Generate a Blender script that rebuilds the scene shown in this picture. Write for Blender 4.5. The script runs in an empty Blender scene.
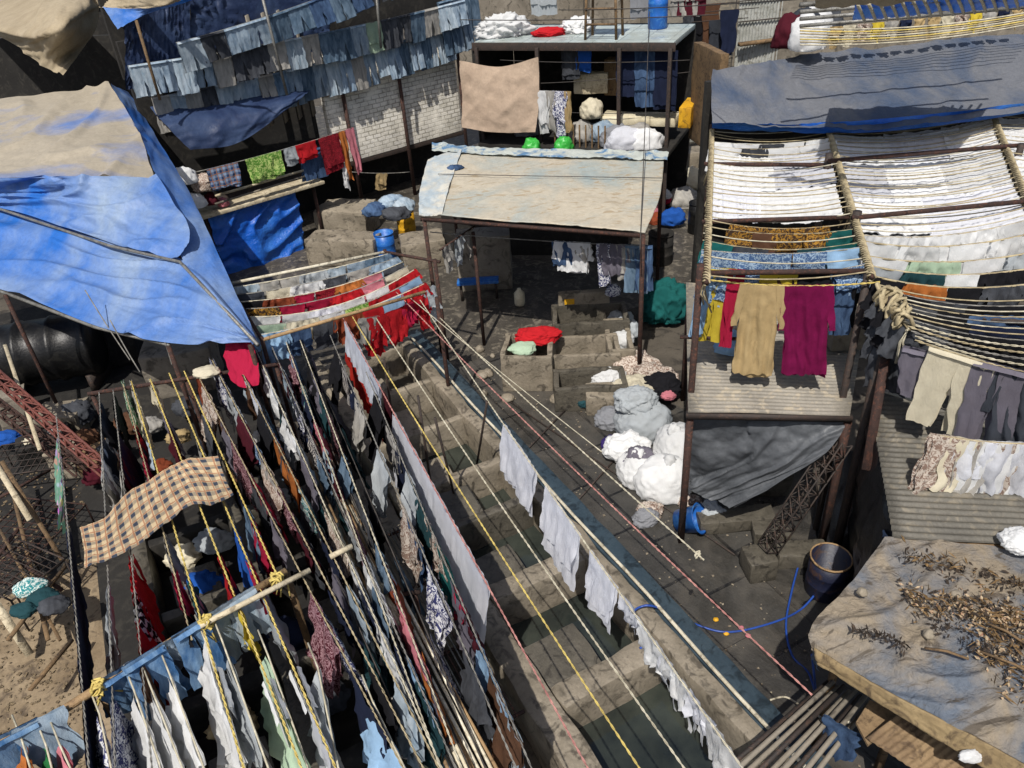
import bpy, bmesh, math, random
from mathutils import Vector, Matrix, noise
random.seed(7)
R = math.radians
S = bpy.context.scene
COL = S.collection

# ---------------------------------------------------------------- camera
CAM_H, FOC, PITCH, ROLL = 8.0, 768.0, R(33), R(4.5)
FW = Vector((0, math.cos(PITCH), -math.sin(PITCH)))
_r0 = Vector((1, 0, 0)); _u0 = Vector((0, math.sin(PITCH), math.cos(PITCH)))
RT = _r0 * math.cos(ROLL) - _u0 * math.sin(ROLL)
UP = _u0 * math.cos(ROLL) + _r0 * math.sin(ROLL)
EYE = Vector((0, 0, CAM_H))
cd = bpy.data.cameras.new('camera'); cam = bpy.data.objects.new('camera', cd); COL.objects.link(cam)
m3 = Matrix((RT, UP, -FW)).transposed()
cam.matrix_world = Matrix.Translation(EYE) @ m3.to_4x4()
cd.sensor_width = 36; cd.lens = 36 * FOC / 1024; cd.clip_start = .05; cd.clip_end = 600
S.camera = cam

# ---------------------------------------------------------------- light
SUN_EL, SUN_AZ = R(56), R(196)      # azimuth of the sun measured clockwise from +Y
W = bpy.data.worlds.new('World'); S.world = W; W.use_nodes = True
wn = W.node_tree.nodes; wl = W.node_tree.links; wn.clear()
sky = wn.new('ShaderNodeTexSky'); sky.sky_type = 'NISHITA'; sky.sun_disc = False
sky.sun_elevation = SUN_EL; sky.sun_rotation = SUN_AZ; sky.dust_density = 2.5
bg = wn.new('ShaderNodeBackground'); bg.inputs[1].default_value = .095
wo = wn.new('ShaderNodeOutputWorld'); wl.new(sky.outputs[0], bg.inputs[0]); wl.new(bg.outputs[0], wo.inputs[0])
sd = bpy.data.lights.new('sun', 'SUN'); sd.energy = 4.6; sd.angle = R(.55); sd.color = (1, .955, .89)
sun = bpy.data.objects.new('sun', sd); COL.objects.link(sun)
sv = Vector((math.sin(SUN_AZ) * math.cos(SUN_EL), math.cos(SUN_AZ) * math.cos(SUN_EL), math.sin(SUN_EL)))
sun.rotation_euler = sv.to_track_quat('Z', 'Y').to_euler()
S.view_settings.view_transform = 'Standard'; S.view_settings.look = 'None'
S.view_settings.exposure = 0.22; S.view_settings.gamma = 1.0; S.view_settings.use_curve_mapping = False
S.render.engine = 'CYCLES'
S.cycles.max_bounces = 6; S.cycles.diffuse_bounces = 3; S.cycles.transparent_max_bounces = 4

# ---------------------------------------------------------------- points
def ray(x, y): return FW + RT * ((x - 512) / FOC) + UP * ((384 - y) / FOC)
def P(x, y, z):
    d = ray(x, y); return EYE + d * ((z - CAM_H) / d.z)
def PV(x, y, A, B):
    """point of the view line through a pixel on the upright plane over A-B"""
    n = Vector((-(B.y - A.y), B.x - A.x, 0)); d = ray(x, y)
    return EYE + d * ((A - EYE).dot(n) / d.dot(n))
def proj(p):
    v = p - EYE; k = v.dot(FW); return (512 + FOC * v.dot(RT) / k, 384 - FOC * v.dot(UP) / k)
# the frame of the washing pens: s along the long wall (away), t to the left of it
O2 = Vector((2.25, 4.277, 0)); DS = Vector((-.43505, .90041, 0)); DT = Vector((-.90041, -.43505, 0))
def L(s, t, z=0): return O2 + DS * s + DT * t + Vector((0, 0, z))
PEN_ROT = math.atan2(DS.y, DS.x)
def lerp(a, b, k): return a + (b - a) * k
def fbm(p, o=4): return noise.fractal(p, 1.0, 2.0, o)
def ridge(p): return 1 - abs(noise.noise(p)) * 2

# ---------------------------------------------------------------- tags
LABELS = {}
def tag(o, label=None, cat=None, group=None, kind=None):
    if label:
        n = len(label.split())
        if not 4 <= n <= 16: print('LABEL LENGTH', n, label)
        if label in LABELS: print('LABEL TWICE', label)
        LABELS[label] = 1; o['label'] = label
    if cat: o['category'] = cat
    if group: o['group'] = group
    if kind: o['kind'] = kind
    return o
ORD = 'first second third fourth fifth sixth seventh eighth ninth tenth eleventh twelfth thirteenth fourteenth fifteenth sixteenth seventeenth eighteenth nineteenth twentieth'.split()
ORD += ['twenty-' + w for w in ORD[:9]] + ['thirtieth'] + ['thirty-' + w for w in ORD[:9]]

# ---------------------------------------------------------------- materials
MC = {}
def srgb(c):
    if isinstance(c, str): c = [int(c[i:i + 2], 16) / 255 for i in (0, 2, 4)]
    return tuple(((v / 12.92) if v <= .04045 else ((v + .055) / 1.055) ** 2.4) for v in c) + (1,)
class NT:
    def __init__(s, name):
        s.m = bpy.data.materials.new(name); s.m.use_nodes = True
        s.t = s.m.node_tree; s.n = s.t.nodes; s.n.clear(); s.out = s.n.new('ShaderNodeOutputMaterial')
        s.tc = s.n.new('ShaderNodeTexCoord')
    def new(s, k, **kw):
        x = s.n.new(k)
        for a, b in kw.items(): setattr(x, a, b)
        return x
    def lk(s, a, b): s.t.links.new(a, b)
    def noise(s, scale, detail=5, vec=None, rough=.6, dist=0, stretch=None):
        x = s.n.new('ShaderNodeTexNoise'); x.inputs['Scale'].default_value = scale; x.inputs['Detail'].default_value = detail
        x.inputs['Roughness'].default_value = rough; x.inputs['Distortion'].default_value = dist
        v = vec or s.tc.outputs['Object']
        if stretch:
            mp = s.n.new('ShaderNodeMapping'); mp.inputs['Scale'].default_value = stretch; s.lk(v, mp.inputs[0]); v = mp.outputs[0]
        s.lk(v, x.inputs['Vector']); return x.outputs['Fac']
    def ramp(s, f, stops):
        x = s.n.new('ShaderNodeValToRGB'); e = x.color_ramp.elements
        while len(e) < len(stops): e.new(.5)
        for i, (p, c) in enumerate(stops): e[i].position = p; e[i].color = c if len(c) == 4 else tuple(c) + (1,)
        s.lk(f, x.inputs[0]); return x.outputs[0]
    def mix(s, f, a, b, mode='MIX'):
        x = s.n.new('ShaderNodeMix'); x.data_type = 'RGBA'; x.blend_type = mode
        for i, v in ((0, f), (6, a), (7, b)):
            if isinstance(v, (int, float)): x.inputs[i].default_value = v
            elif isinstance(v, tuple): x.inputs[i].default_value = v
            else: s.lk(v, x.inputs[i])
        return x.outputs[2]
    def bump(s, h, st, dist=.02):
        x = s.n.new('ShaderNodeBump'); x.inputs['Strength'].default_value = st; x.inputs['Distance'].default_value = dist
        s.lk(h, x.inputs['Height']); return x.outputs[0]
    def bsdf(s, col, rough=.8, nrm=None, metal=0, spec=.5):
        b = s.n.new('ShaderNodeBsdfPrincipled')
        if isinstance(col, tuple): b.inputs['Base Color'].default_value = col
        else: s.lk(col, b.inputs['Base Color'])
        if isinstance(rough, (int, float)): b.inputs['Roughness'].default_value = rough
        else: s.lk(rough, b.inputs['Roughness'])
        b.inputs['Metallic'].default_value = metal; b.inputs['Specular IOR Level'].default_value = spec
        if nrm: s.lk(nrm, b.inputs['Normal'])
        return b.outputs[0]
    def done(s, sh): s.lk(sh, s.out.inputs[0]); return s.m
G = lambda v: (v, v, v, 1)

def dirty(name, c1, c2, c3=None, scale=1.2, rough=.85, bump=.5, bscale=30, metal=0, spec=.4, contrast=.14):
    """mottled surface: c1 with patches of c2 and stains of c3"""
    if name in MC: return MC[name]
    n = NT(name); a = n.noise(scale, 8, rough=.65, dist=.4)
    col = n.mix(n.ramp(a, [(.5 - contrast, G(0)), (.5 + contrast, G(1))]), srgb(c1), srgb(c2))
    if c3:
        b = n.noise(scale * 3.1, 6, dist=1.2)
        col = n.mix(n.ramp(b, [(.52, G(0)), (.64, G(.85))]), col, srgb(c3))
    f = n.noise(bscale * 2, 4)
    col = n.mix(.35, col, n.ramp(f, [(.2, G(.25)), (.8, G(1))]), 'MULTIPLY')
    h = n.noise(bscale, 6)
    MC[name] = n.done(n.bsdf(col, rough, n.bump(h, bump, .02), metal, spec)); return MC[name]

def cloth(name, c1, c2=None, pattern=None, transl=.22, scale=1.0, dirt=.25):
    """woven fabric; patterns sit in the weave (uv in metres)"""
    key = 'cloth_' + name
    if key in MC: return MC[key]
    n = NT(key); uv = n.tc.outputs['UV']; col = None; A = srgb(c1); B = srgb(c2) if c2 else None
    if pattern == 'plaid':
        def bands(rx, w, off=0):
            wv = n.new('ShaderNodeTexWave', wave_type='BANDS', bands_direction=rx); wv.inputs['Scale'].default_value = scale
            wv.inputs['Phase Offset'].default_value = off
            n.lk(uv, wv.inputs[0]); return n.ramp(wv.outputs['Fac'], [(w, G(0)), (w + .08, G(1))])
        col = n.mix(.5, n.mix(bands('X', .62), A, B), n.mix(bands('Y', .62), A, B))
        thin = n.mix(1.0, bands('X', .93, 2), bands('Y', .93, 2), 'LIGHTEN')
        col = n.mix(thin, col, srgb('a27458'))
    elif pattern == 'print':
        v = n.new('ShaderNodeTexVoronoi'); v.inputs['Scale'].default_value = 11 * scale; n.lk(uv, v.inputs['Vector'])
        v2 = n.noise(9 * scale, 2, uv, dist=2.5)
        f = n.ramp(v2, [(.47, G(0)), (.52, G(1))]); col = n.mix(f, A, B)
    elif pattern == 'floral':
        v = n.new('ShaderNodeTexVoronoi'); v.inputs['Scale'].default_value = 6 * scale; n.lk(uv, v.inputs['Vector'])
        hs = n.new('ShaderNodeHueSaturation'); hs.inputs['Saturation'].default_value = .9; n.lk(v.outputs['Color'], hs.inputs['Color'])
        col = n.mix(n.ramp(v.outputs['Distance'], [(.35, G(1)), (.5, G(0))]), A, n.mix(.55, hs.outputs[0], B))
    elif pattern == 'stripe':
        wv = n.new('ShaderNodeTexWave', bands_direction='X'); wv.inputs['Scale'].default_value = scale; wv.inputs['Distortion'].default_value = .6
        n.lk(uv, wv.inputs[0]); col = n.mix(n.ramp(wv.outputs['Fac'], [(.45, G(0)), (.55, G(1))]), A, B)
    elif pattern == 'zebra':
        wv = n.new('ShaderNodeTexWave', bands_direction='DIAGONAL'); wv.inputs['Scale'].default_value = 5; wv.inputs['Distortion'].default_value = 9
        wv.inputs['Detail Scale'].default_value = .8
        n.lk(uv, wv.inputs[0]); col = n.mix(n.ramp(wv.outputs['Fac'], [(.45, G(0)), (.55, G(1))]), A, B)
    elif pattern == 'denim':
        a = n.noise(3.2, 4, uv, dist=.6, stretch=(2.2, .8, 1)); b = n.noise(240, 2, uv, stretch=(1, .3, 1))
        col = n.mix(n.ramp(a, [(.35, G(0)), (.68, G(1))]), A, B); col = n.mix(.3, col, n.ramp(b, [(.3, G(.4)), (.7, G(1))]), 'MULTIPLY')
    elif pattern == 'dip':       # upper part one colour, lower part the other
        sp = n.new('ShaderNodeSeparateXYZ'); n.lk(uv, sp.inputs[0])
        mt = n.new('ShaderNodeMath', operation='GREATER_THAN'); mt.inputs[1].default_value = scale; n.lk(sp.outputs[1], mt.inputs[0])
        col = n.mix(mt.outputs[0], A, B)
    else: col = n.mix(0.0, A, A)
    oi = n.new('ShaderNodeObjectInfo')
    vv = n.new('ShaderNodeMapRange'); vv.inputs['To Min'].default_value = .82; vv.inputs['To Max'].default_value = 1.08; n.lk(oi.outputs['Random'], vv.inputs[0])
    hs = n.new('ShaderNodeHueSaturation'); n.lk(vv.outputs[0], hs.inputs['Value']); n.lk(col, hs.inputs['Color']); col = hs.outputs[0]
    d = n.noise(5, 5, uv, dist=.8)
    col = n.mix(dirt, col, n.ramp(d, [(.3, (.55, .5, .44)), (.62, G(1))]), 'MULTIPLY')
    h = n.noise(26, 4, uv, dist=1.0, stretch=(1.6, .5, 1))
    nr = n.bump(h, .55, .012)
    b = n.bsdf(col, .92, nr, 0, .15)
    if transl > 0:
        tr = n.new('ShaderNodeBsdfTranslucent'); n.lk(col, tr.inputs[0]); n.lk(nr, tr.inputs['Normal'])
        mx = n.new('ShaderNodeMixShader'); mx.inputs[0].default_value = transl; n.lk(b, mx.inputs[1]); n.lk(tr.outputs[0], mx.inputs[2]); b = mx.outputs[0]
    MC[key] = n.done(b); return MC[key]

def tarp_mat(name, base, dust, dust_lo=.42, dust_hi=.62, rough=.55, transl=.12, stretch=(1, 1, 1), scale=.9, streak=None, bump=.35):
    if name in MC: return MC[name]
    n = NT(name); a = n.noise(scale, 9, rough=.6, dist=.5, stretch=stretch); f = n.ramp(a, [(dust_lo, G(0)), (dust_hi, G(1))])
    col = n.mix(f, srgb(base), srgb(dust))
    b = n.noise(7, 6, dist=1.5); col = n.mix(.35, col, n.ramp(b, [(.3, G(.5)), (.6, G(1))]), 'MULTIPLY')
    w = n.noise(55, 3); col = n.mix(.2, col, n.ramp(w, [(.3, G(.5)), (.7, G(1))]), 'MULTIPLY')
    if streak:
        c = n.noise(1.7, 6, dist=2.0, stretch=(1, 3, 1)); col = n.mix(n.ramp(c, [(.56, G(0)), (.63, G(.9))]), col, srgb(streak))
    h = n.noise(14, 6, dist=.8); nr = n.bump(h, bump, .03)
    sh = n.bsdf(col, rough, nr, 0, .4)
    if transl:
        tr = n.new('ShaderNodeBsdfTranslucent'); n.lk(col, tr.inputs[0])
        mx = n.new('ShaderNodeMixShader'); mx.inputs[0].default_value = transl; n.lk(sh, mx.inputs[1]); n.lk(tr.outputs[0], mx.inputs[2]); sh = mx.outputs[0]
    MC[name] = n.done(sh); return MC[name]

def brick_mat(name, c1, c2, mortar, sx=.24, sy=.1, mort=.012, rough=.85, axis='XZ', bump=.6, tint=None, off=.5):
    if name in MC: return MC[name]
    n = NT(name); sp = n.new('ShaderNodeSeparateXYZ'); n.lk(n.tc.outputs['Object'], sp.inputs[0])
    cb = n.new('ShaderNodeCombineXYZ'); n.lk(sp.outputs[0], cb.inputs[0]); n.lk(sp.outputs[2 if axis == 'XZ' else 1], cb.inputs[1])
    wob = n.new('ShaderNodeTexNoise'); wob.inputs['Scale'].default_value = 6; n.lk(cb.outputs[0], wob.inputs[0])
    vm = n.new('ShaderNodeVectorMath', operation='MULTIPLY_ADD'); vm.inputs[1].default_value = (.03, .03, 0); n.lk(wob.outputs['Color'], vm.inputs[0]); n.lk(cb.outputs[0], vm.inputs[2])
    b = n.new('ShaderNodeTexBrick'); b.inputs['Scale'].default_value = 1; b.offset = off
    b.inputs['Brick Width'].default_value = sx; b.inputs['Row Height'].default_value = sy; b.inputs['Mortar Size'].default_value = mort
    b.inputs['Mortar Smooth'].default_value = .25; b.inputs['Color1'].default_value = srgb(c1); b.inputs['Color2'].default_value = srgb(c2); b.inputs['Mortar'].default_value = srgb(mortar)
    n.lk(vm.outputs[0], b.inputs['Vector'])
    a = n.noise(2.2, 8, dist=1); col = n.mix(.6, b.outputs['Color'], n.ramp(a, [(.32, G(.45)), (.58, G(1))]), 'MULTIPLY')
    f = n.noise(30, 4); col = n.mix(.35, col, n.ramp(f, [(.3, G(.35)), (.7, G(1))]), 'MULTIPLY')
    if tint:
        q = n.noise(1.1, 7, dist=1.5); col = n.mix(n.ramp(q, [(.45, G(0)), (.62, G(.8))]), col, srgb(tint))
    iv = n.mix(b.outputs['Fac'], G(1), G(0)); h = n.mix(.35, iv, n.noise(24, 4))
    rg = n.ramp(n.noise(1.6, 5), [(.35, G(max(.12, rough - .45))), (.6, G(rough))])
    MC[name] = n.done(n.bsdf(col, rg, n.bump(h, bump, .03))); return MC[name]

M = dict(
    ground=dirty('ground_dirt', '3d3831', '5a5349', '2a2622', .8, .9, .6, 14),
    yard=dirty('yard_concrete', '94836a', '71614b', '4b4034', 1.3, .9, .8, 10),
    mud=dirty('muddy_floor', '36332e', '4e4942', '777063', 1.4, .5, .8, 12),
    concrete=dirty('pen_concrete', '8f8575', '6d6557', '474138', 1.6, .55, .7, 16),
    concrete2=dirty('pale_concrete', '948a79', '756c5d', '504a3f', 1.4, .8, .7, 16),
    concrete_dark=dirty('wet_shaded_concrete', '5c574d', '454139', '2d2a25', 1.8, .45, .7, 16),  # wet concrete, also the shade colour of pens under the clothes lines
    gutter=dirty('gutter_slime', '2e3b44', '3d4a52', '1f272c', 1.5, .35, .4, 10),
    rust=dirty('rusty_steel', '43302a', '2e2320', '5e3c2f', 6, .8, .5, 60, 0, .3),
    rustred=dirty('red_oxide_steel', '7d473c', '5f342d', '43241f', 5, .7, .4, 60),
    darksteel=dirty('dark_steel', '2b2623', '3a302b', '4c3a30', 5, .7, .4, 60),
    greysteel=dirty('grey_steel', '8a8984', '6d6b66', '55524d', 5, .5, .3, 60, .4),
    pipewhite=dirty('pale_pipe', 'cfc8b4', 'a9a08a', '7d7564', 3, .6, .3, 40),
    bamboo=dirty('bamboo_pole', 'a3865f', '80674a', '5e4a36', 3, .7, .5, 40),
    wood=dirty('old_wood', '7d6547', '5f4c36', '3f3226', 3, .85, .6, 30),
    palewood=dirty('pale_wood', 'c9bda2', 'a3967c', '7e725c', 3, .8, .5, 30),
    blackdrum=dirty('black_drum', '0f0f10', '19191a', '262523', 2, .4, .3, 20, .3),
    blueplastic=dirty('blue_plastic', '1f5fb0', '184d90', '3e78b5', 2, .4, .2, 20),
    greenplastic=dirty('green_plastic', '36a83c', '2b8a33', '55b058', 2, .4, .2, 20),
    brownplastic=dirty('brown_drum', '191d33', '131728', '3d2a1c', 2, .5, .2, 20),
    creamplastic=dirty('cream_plastic', 'd8cfb4', 'b8ad90', None, 2, .5, .2, 20),
    roofgrey=dirty('weathered_tin', '8b857a', '6f6a61', '9c917d', 1.6, .6, .4, 20, .1),
    roofdark=dirty('dull_tin', '605c53', '4d4a43', '736b5c', 1.6, .6, .4, 20, .1),
    roofwhite=dirty('white_tin', 'b9bab5', '96978f', '7c7a70', 1.6, .6, .3, 20, .1),
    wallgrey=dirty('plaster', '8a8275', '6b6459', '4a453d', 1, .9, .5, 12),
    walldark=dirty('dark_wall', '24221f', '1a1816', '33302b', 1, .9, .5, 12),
    hosered=dirty('dark_hose', '232021', '2c2829', None, 2, .5, .1, 20),
    hoseblue=dirty('blue_hose', '2a4fa0', '1f3c80', None, 2, .4, .1, 20),
    yellowpaint=dirty('yellow_paint', 'd9a521', 'b8861a', '7a5c1c', 2, .6, .2, 20),
    teal=dirty('teal_paint', '2f9e8c', '258272', None, 2, .6, .2, 20),
)
def rope_mat(name, c1, c2):
    key = 'rope_' + name
    if key in MC: return MC[key]
    n = NT(key); a = n.noise(9, 4); f = n.noise(90, 2)
    col = n.mix(n.ramp(a, [(.35, G(0)), (.65, G(1))]), srgb(c1), srgb(c2)); col = n.mix(.4, col, n.ramp(f, [(.3, G(.4)), (.7, G(1))]), 'MULTIPLY')
    MC[key] = n.done(n.bsdf(col, .85, n.bump(f, .4, .005))); return MC[key]
ROPE = {'pale': rope_mat('pale', 'c9c2ac', '9a927c'), 'yellow': rope_mat('yellow', 'd3bd6a', 'a8934f'), 'pink': rope_mat('pink', 'c08a80', '8c5a55'),
        'grey': rope_mat('grey', '8d8a82', '5f5c57'), 'dark': rope_mat('dark', '2e2b2a', '46413c'), 'beige': rope_mat('beige', 'b3a583', '84775c')}
water = NT('pen_water'); wcol = water.mix(water.ramp(water.noise(1.2, 5), [(.35, G(0)), (.65, G(1))]), srgb('1b1f1e'), srgb('343832'))
water = water.done(water.bsdf(wcol, .07, water.bump(water.noise(5, 3), .12, .02)))

# fabrics by plain colour word
FAB = {
    'white': cloth('white', 'e4e5e5', transl=.36, dirt=.15), 'bluish white': cloth('bluewhite', 'e8eaf1', transl=.48, dirt=.12),
    'cream': cloth('cream', 'cfc7b0'), 'beige': cloth('beige', 'a8926a', transl=.15), 'grey': cloth('grey', '83858a'),
    'light grey': cloth('lgrey', 'aab0b4'), 'dark grey': cloth('dgrey', '3b3f47'), 'black': cloth('black', '17171b', transl=.05), 'navy': cloth('navy', '1b2238', transl=.06),
    'red': cloth('red', 'b01f26'), 'crimson': cloth('crimson', 'a01c3c'), 'maroon': cloth('maroon', '4c1824'), 'magenta': cloth('magenta', '761246'),
    'pink': cloth('pink', 'c77b86'), 'orange': cloth('orange', 'b06a35'), 'rust': cloth('rust', '84412a'), 'yellow': cloth('yellow', 'cdb73e'),
    'green': cloth('green', '2f7d46'), 'pale green': cloth('pgreen', 'a9bfa6'), 'teal': cloth('teal', '1c5c5a'), 'dark teal': cloth('dteal', '24444a'),
    'blue': cloth('blue', '2456a8'), 'light blue': cloth('lblue', '8fb0cf'), 'purple': cloth('purple', '3c2f6b'), 'lilac': cloth('lilac', '6d6974'), 'brown': cloth('brown', '5a4030'),
    'faded blue': cloth('jean1', '70859a', 'a6b6c3', 'denim', .05), 'mid blue': cloth('jean2', '405569', '71869a', 'denim', .05),
    'dark blue': cloth('jean3', '2b3c58', '4b6384', 'denim', .04), 'charcoal': cloth('jean4', '33353a', '4c4f55', 'denim', .04),
    'stone grey': cloth('jean5', '8e8c88', 'b2aea6', 'denim', .05), 'pale blue': cloth('jean6', '8699a8', 'b5c1ca', 'denim', .05),
    'clear blue': cloth('jean7', '3c6594', '86a6c6', 'denim', .05),
    'beige check': cloth('check', 'cbb692', '3d4350', 'plaid', .15, 2.6), 'blue check': cloth('bcheck', '2f4468', '8a9ab3', 'plaid', .1, 2.2),
    'green print': cloth('gprint', 'b4c878', '5f8f3a', 'print'), 'red print': cloth('rprint', '9a2530', '6b1722', 'print', scale=2),
    'white print': cloth('wprint', 'dfe0e4', '3a3e6a', 'print', scale=1.5), 'orange print': cloth('oprint', 'ab7f35', '43342a', 'print', scale=1.6),
    'green white print': cloth('gwprint', '2f8a4c', 'd7ddd0', 'print', scale=1.4), 'maroon print': cloth('mprint', '4a1522', 'a07d84', 'print', scale=2.4),
    'floral': cloth('floral', '6f9a86', 'a86a9a', 'floral', scale=1.3), 'blue print': cloth('bprint', '9fb6cc', '4a6690', 'print', scale=2), 'brown print': cloth('brprint', '8a7468', 'c7bcb0', 'print', scale=1.6),
    'zebra striped': cloth('zebra', '14141a', 'd8d8d8', 'zebra'), 'teal print': cloth('tprint', '2b7f84', 'cfd9d4', 'print', scale=1.8),
    'white and red': cloth('dipred', 'c9cfdc', 'b02a20', 'dip', .2, .52), 'striped': cloth('stripes', '2d2a36', 'b9b4ae', 'stripe', .1, 9),
}

# ---------------------------------------------------------------- mesh makers
def link(o, parent=None):
    COL.objects.link(o)
    if parent:
        o.parent = parent; o.matrix_parent_inverse = Matrix.Translation(-Vector(parent.location))
    return o
def mk(name, V, Fc, mat, parent=None, smooth=True, uvs=None, org=None):
    V = [Vector(v) for v in V]
    if org is None:
        xs = [v.x for v in V]; ys = [v.y for v in V]; zs = [v.z for v in V]
        org = Vector(((min(xs) + max(xs)) / 2, (min(ys) + max(ys)) / 2, min(zs)))
    me = bpy.data.meshes.new(name); me.from_pydata([v - org for v in V], [], Fc); me.update()
    if uvs:
        ul = me.uv_layers.new(name='UVMap').data
        for lp in me.loops: ul[lp.index].uv = uvs[lp.vertex_index]
    me.materials.append(mat)
    if smooth: me.polygons.foreach_set('use_smooth', [True] * len(me.polygons))
    o = bpy.data.objects.new(name, me); o.location = org
    return link(o, parent)
def empty(name, loc):
    o = bpy.data.objects.new(name, None); o.location = loc; o.empty_display_size = .1; COL.objects.link(o); return o

class MB:
    def __init__(s): s.v = []; s.f = []; s.uv = []
    def add(s, V, F, uv=None):
        b = len(s.v); s.v += [Vector(v) for v in V]; s.f += [tuple(i + b for i in f) for f in F]; s.uv += (uv or [(0, 0)] * len(V))
    def tube(s, pts, r, n=6, cap=True, r2=None):
        pts = [Vector(p) for p in pts]; V = []; F = []; N = len(pts)
        for i, p in enumerate(pts):
            t = (pts[min(i + 1, N - 1)] - pts[max(i - 1, 0)]).normalized()
            a = t.cross(Vector((0, 0, 1)) if abs(t.z) < .95 else Vector((1, 0, 0))).normalized(); b = t.cross(a)
            rr = r if r2 is None else r + (r2 - r) * i / (N - 1)
            for k in range(n):
                q = 2 * math.pi * k / n; V.append(p + a * (rr * math.cos(q)) + b * (rr * math.sin(q)))
        for i in range(N - 1):
            for k in range(n): F.append((i * n + k, i * n + (k + 1) % n, (i + 1) * n + (k + 1) % n, (i + 1) * n + k))
        if cap: F.append(tuple(range(n))[::-1]); F.append(tuple((N - 1) * n + k for k in range(n)))
        s.add(V, F); return s
    def bar(s, a, b, w, h=None):
        """square bar between two points"""
        h = h or w; a = Vector(a); b = Vector(b); t = (b - a).normalized()
        x = t.cross(Vector((0, 0, 1)) if abs(t.z) < .95 else Vector((1, 0, 0))).normalized(); y = t.cross(x)
        V = [p + x * (i * w / 2) + y * (j * h / 2) for p in (a, b) for i, j in ((-1, -1), (1, -1), (1, 1), (-1, 1))]
        s.add(V, [(0, 3, 2, 1), (4, 5, 6, 7), (0, 1, 5, 4), (1, 2, 6, 5), (2, 3, 7, 6), (3, 0, 4, 7)]); return s
    def build(s, name, mat, parent=None, smooth=True): return mk(name, s.v, s.f, mat, parent, smooth, s.uv)

def rough_box(name, c, size, rot, mat, parent=None, bev=.04, amp=.015, cuts=None, tilt=(0, 0), seed=None, fs=2.5):
    """box with worn round edges; c is the centre of its base"""
    bm = bmesh.new(); bmesh.ops.create_cube(bm, size=1)
    for v in bm.verts: v.co = Vector((v.co.x * size[0], v.co.y * size[1], (v.co.z + .5) * size[2]))
    if bev: bmesh.ops.bevel(bm, geom=bm.edges[:], offset=min(bev, min(size) * .3), segments=2, affect='EDGES', profile=.6)
    step = cuts or .16
    for ax in range(3):
        lo = -size[ax] / 2 if ax < 2 else 0
        k = min(60, int(size[ax] / step))
        for i in range(1, k + 1):
            p = [0, 0, 0]; p[ax] = lo + size[ax] * i / (k + 1); nn = [0, 0, 0]; nn[ax] = 1
            bmesh.ops.bisect_plane(bm, geom=bm.verts[:] + bm.edges[:] + bm.faces[:], plane_co=p, plane_no=nn)
    off = Vector((random.random() * 50, random.random() * 50, 0))
    for v in bm.verts:
        q = v.co * fs + off
        d = Vector((noise.noise(q), noise.noise(q + Vector((9, 0, 0))), noise.noise(q + Vector((0, 9, 0))))) * amp * 2
        d += noise.noise_vector(v.co * fs * 4 + off) * amp * .5
        if v.co.z < .001: d.z = 0
        v.co += d
    me = bpy.data.meshes.new(name); bm.to_mesh(me); bm.free(); me.materials.append(mat)
    me.polygons.foreach_set('use_smooth', [True] * len(me.polygons))
    try: me.set_sharp_from_angle(angle=R(40))
    except Exception: pass
    o = bpy.data.objects.new(name, me); o.location = c
    o.rotation_euler = (tilt[0], tilt[1], rot)
    COL.objects.link(o)
    if parent: o.parent = parent; o.matrix_parent_inverse = Matrix.Translation(-Vector(parent.location))
    return o

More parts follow.
